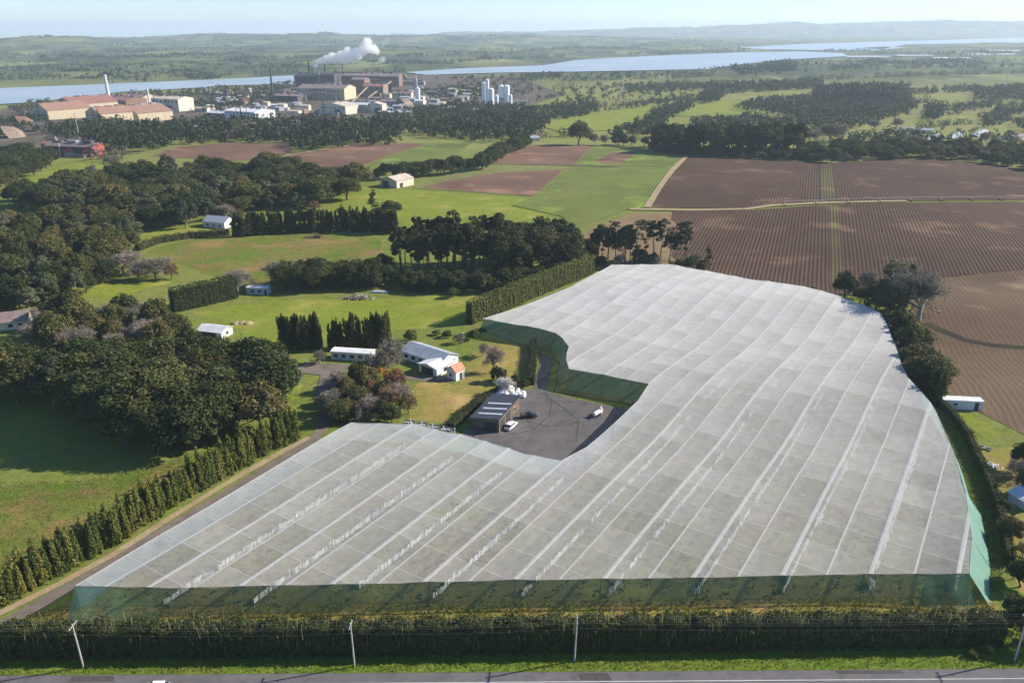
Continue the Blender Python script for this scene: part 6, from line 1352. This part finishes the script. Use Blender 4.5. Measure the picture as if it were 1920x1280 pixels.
# ------------------------------------------------------------------ power poles, wires, lamp posts
POLES = [(157, 1251, 'leftmost roadside power pole'), (665, 1249, 'second roadside power pole from the left'), (1077, 1239, 'third roadside power pole, thin against the hedge'), (1902, 1238, 'rightmost roadside power pole beside the dark trees')]
tops = []
for i, (x, y, lb) in enumerate(POLES):
    p = P(x, y); o = thing('power_pole', lb + ' with a crossarm', 'power pole', p, group='roadside power poles')
    lean = [-.1, -.05, .2, .0][i]
    MB().tube([(0, 0, -.6), (lean * .5, 0, 4.8), (lean, 0, 9.1)], [.16, .14, .11], 8).build('pole', M['concrete'], o)
    MB().tube([(lean - .1, -1.15, 8.7), (lean + .1, 1.15, 8.7)], .075, 6).build('crossarm', M['palebark'], o)
    for s in (-1.0, -.45, .45, 1.0): MB().tube([(lean, s, 8.72), (lean, s, 8.98)], [.05, .07], 6).build('insulator', M['white'], o)
    MB().tube([(lean * .8, -.14, 7.2), (lean * .8, -.3, 7.25)], .07, 6).build('bracket', M['steel'], o)
    tops.append(p + Vector((lean, 0, 0)))
ext = [tops[0] + (tops[0] - tops[1]) * 1.0] + tops + [tops[3] + (tops[3] - tops[2]) * .5]
for s, z, lb in ((-1.0, 9.0, 'roadside wire nearest the road'), (-.45, 9.0, 'roadside wire second from the road'), (.45, 9.0, 'roadside wire third from the road'), (1.0, 9.0, 'roadside wire nearest the hedge'), (-.3, 7.28, 'lower service wire along the roadside poles')):
    pts = []
    for a, b in zip(ext[:-1], ext[1:]):
        for t in range(12):
            t /= 12; q = a.lerp(b, t); pts.append((q.x, q.y + s, q.z + z - 4 * .55 * t * (1 - t)))
    tag(MB().tube(pts, .007, 4, False).build('power_line', M['steel']), lb, 'wire', 'roadside wires')
for x, y, h, lb in ((529, 658, 7, 'thin white lamp post before the left cypress clump'), (870, 640, 3, 'short white post behind the house'), (70, 382, 9, 'thin pole beside the upper left road')):
    o = thing('lamp_post', lb, 'lamp post', P(x, y)); MB().tube([(0, 0, -.3), (0, 0, h)], [.09, .06], 8).build('pole', M['white'], o); MB().box(-.5, .3, -.12, .12, h, h + .18).build('lamp_head', M['white'], o)

# ------------------------------------------------------------------ steam
def plume(label, puffs, base_y, dens, seed, scale):
    p0 = P(590, base_y); k = 1 / ppm(base_y); rg = np.random.default_rng(seed); V = []; F = []; o_ = 0
    import bmesh
    bm = bmesh.new()
    for x, y, r in puffs:
        a, b, c = ray(x, y); t = p0.y / b; cen = Vector((a * t, p0.y, CAM_H + c * t))
        for j in range(3):
            q = cen + Vector(rg.normal(0, .4, 3)) * r * k * (1 if j else 0)
            m_ = bmesh.ops.create_icosphere(bm, subdivisions=2, radius=r * k * (1 if j == 0 else rg.uniform(.45, .7)))
            bmesh.ops.translate(bm, verts=m_['verts'], vec=q)
    me = bpy.data.meshes.new('steam'); bm.to_mesh(me); bm.free(); o = obj('steam', me)
    rm = o.modifiers.new('r', 'REMESH'); rm.mode = 'VOXEL'; rm.voxel_size = 1.7
    tx = bpy.data.textures.new('steam_lumps', 'CLOUDS'); tx.noise_scale = 7 * scale; tx.noise_depth = 5
    dm = o.modifiers.new('d', 'DISPLACE'); dm.texture = tx; dm.strength = 11 * scale; dm.mid_level = .5; dm.texture_coords = 'GLOBAL'
    m = bpy.data.materials.new('steam'); m.use_nodes = True; n_ = m.node_tree; n_.nodes.clear()
    ou = n_.nodes.new('ShaderNodeOutputMaterial'); v = n_.nodes.new('ShaderNodeVolumePrincipled'); v.inputs['Color'].default_value = (1, 1, 1, 1); v.inputs['Density'].default_value = dens; v.inputs['Anisotropy'].default_value = 0.0
    n_.links.new(v.outputs[0], ou.inputs['Volume']); me.materials.append(m)
    return tag(o, label, 'steam', kind='stuff')
plume('bright white steam drifting right from the works stacks', [(586, 122, 3), (594, 119, 5), (603, 116, 7), (613, 112, 9), (626, 110, 11), (640, 108, 12), (654, 105, 13), (667, 101, 12), (679, 95, 11), (690, 90, 11), (700, 93, 9), (686, 82, 8), (692, 78, 6), (707, 96, 6), (648, 114, 8), (626, 116, 7)], 164, 0.10, 4, 1)
plume('small thin puff of steam behind the works', [(712, 115, 5), (718, 112, 6), (706, 119, 3)], 160, 0.035, 5, .6)
plume('faint wisp of steam above the right of the plume', [(722, 80, 5), (727, 76, 6), (718, 86, 4)], 160, 0.012, 6, .6)

# ------------------------------------------------------------------ hazy air
hm = bpy.data.materials.new('haze_air'); hm.use_nodes = True; hn = hm.node_tree; hn.nodes.clear()
ho = hn.nodes.new('ShaderNodeOutputMaterial'); hv = hn.nodes.new('ShaderNodeVolumePrincipled')
hv.inputs['Color'].default_value = (0.72, 0.86, 1.0, 1); hv.inputs['Density'].default_value = HAZE; hv.inputs['Anisotropy'].default_value = 0.15
hn.links.new(hv.outputs[0], ho.inputs['Volume'])
lows, highs = [float(GZ.min())], [CAM_H]
for o_ in C.objects:
    if o_.type == 'MESH' and o_.parent is None and o_.name.split('.')[0] in ('hills', 'far_bush', 'ground'):
        zz = [v[2] for v in o_.bound_box]; lows.append(min(zz)); highs.append(max(zz))
HAZE_Z0, HAZE_Z1 = min(lows) - 1.0, max(highs) + 8.0
MB().box(-26000, 26000, -900, 27500, HAZE_Z0, HAZE_Z1).build('haze', hm)
tag(bpy.data.objects['haze'], 'thin bluish haze over the whole landscape', 'haze', kind='stuff')
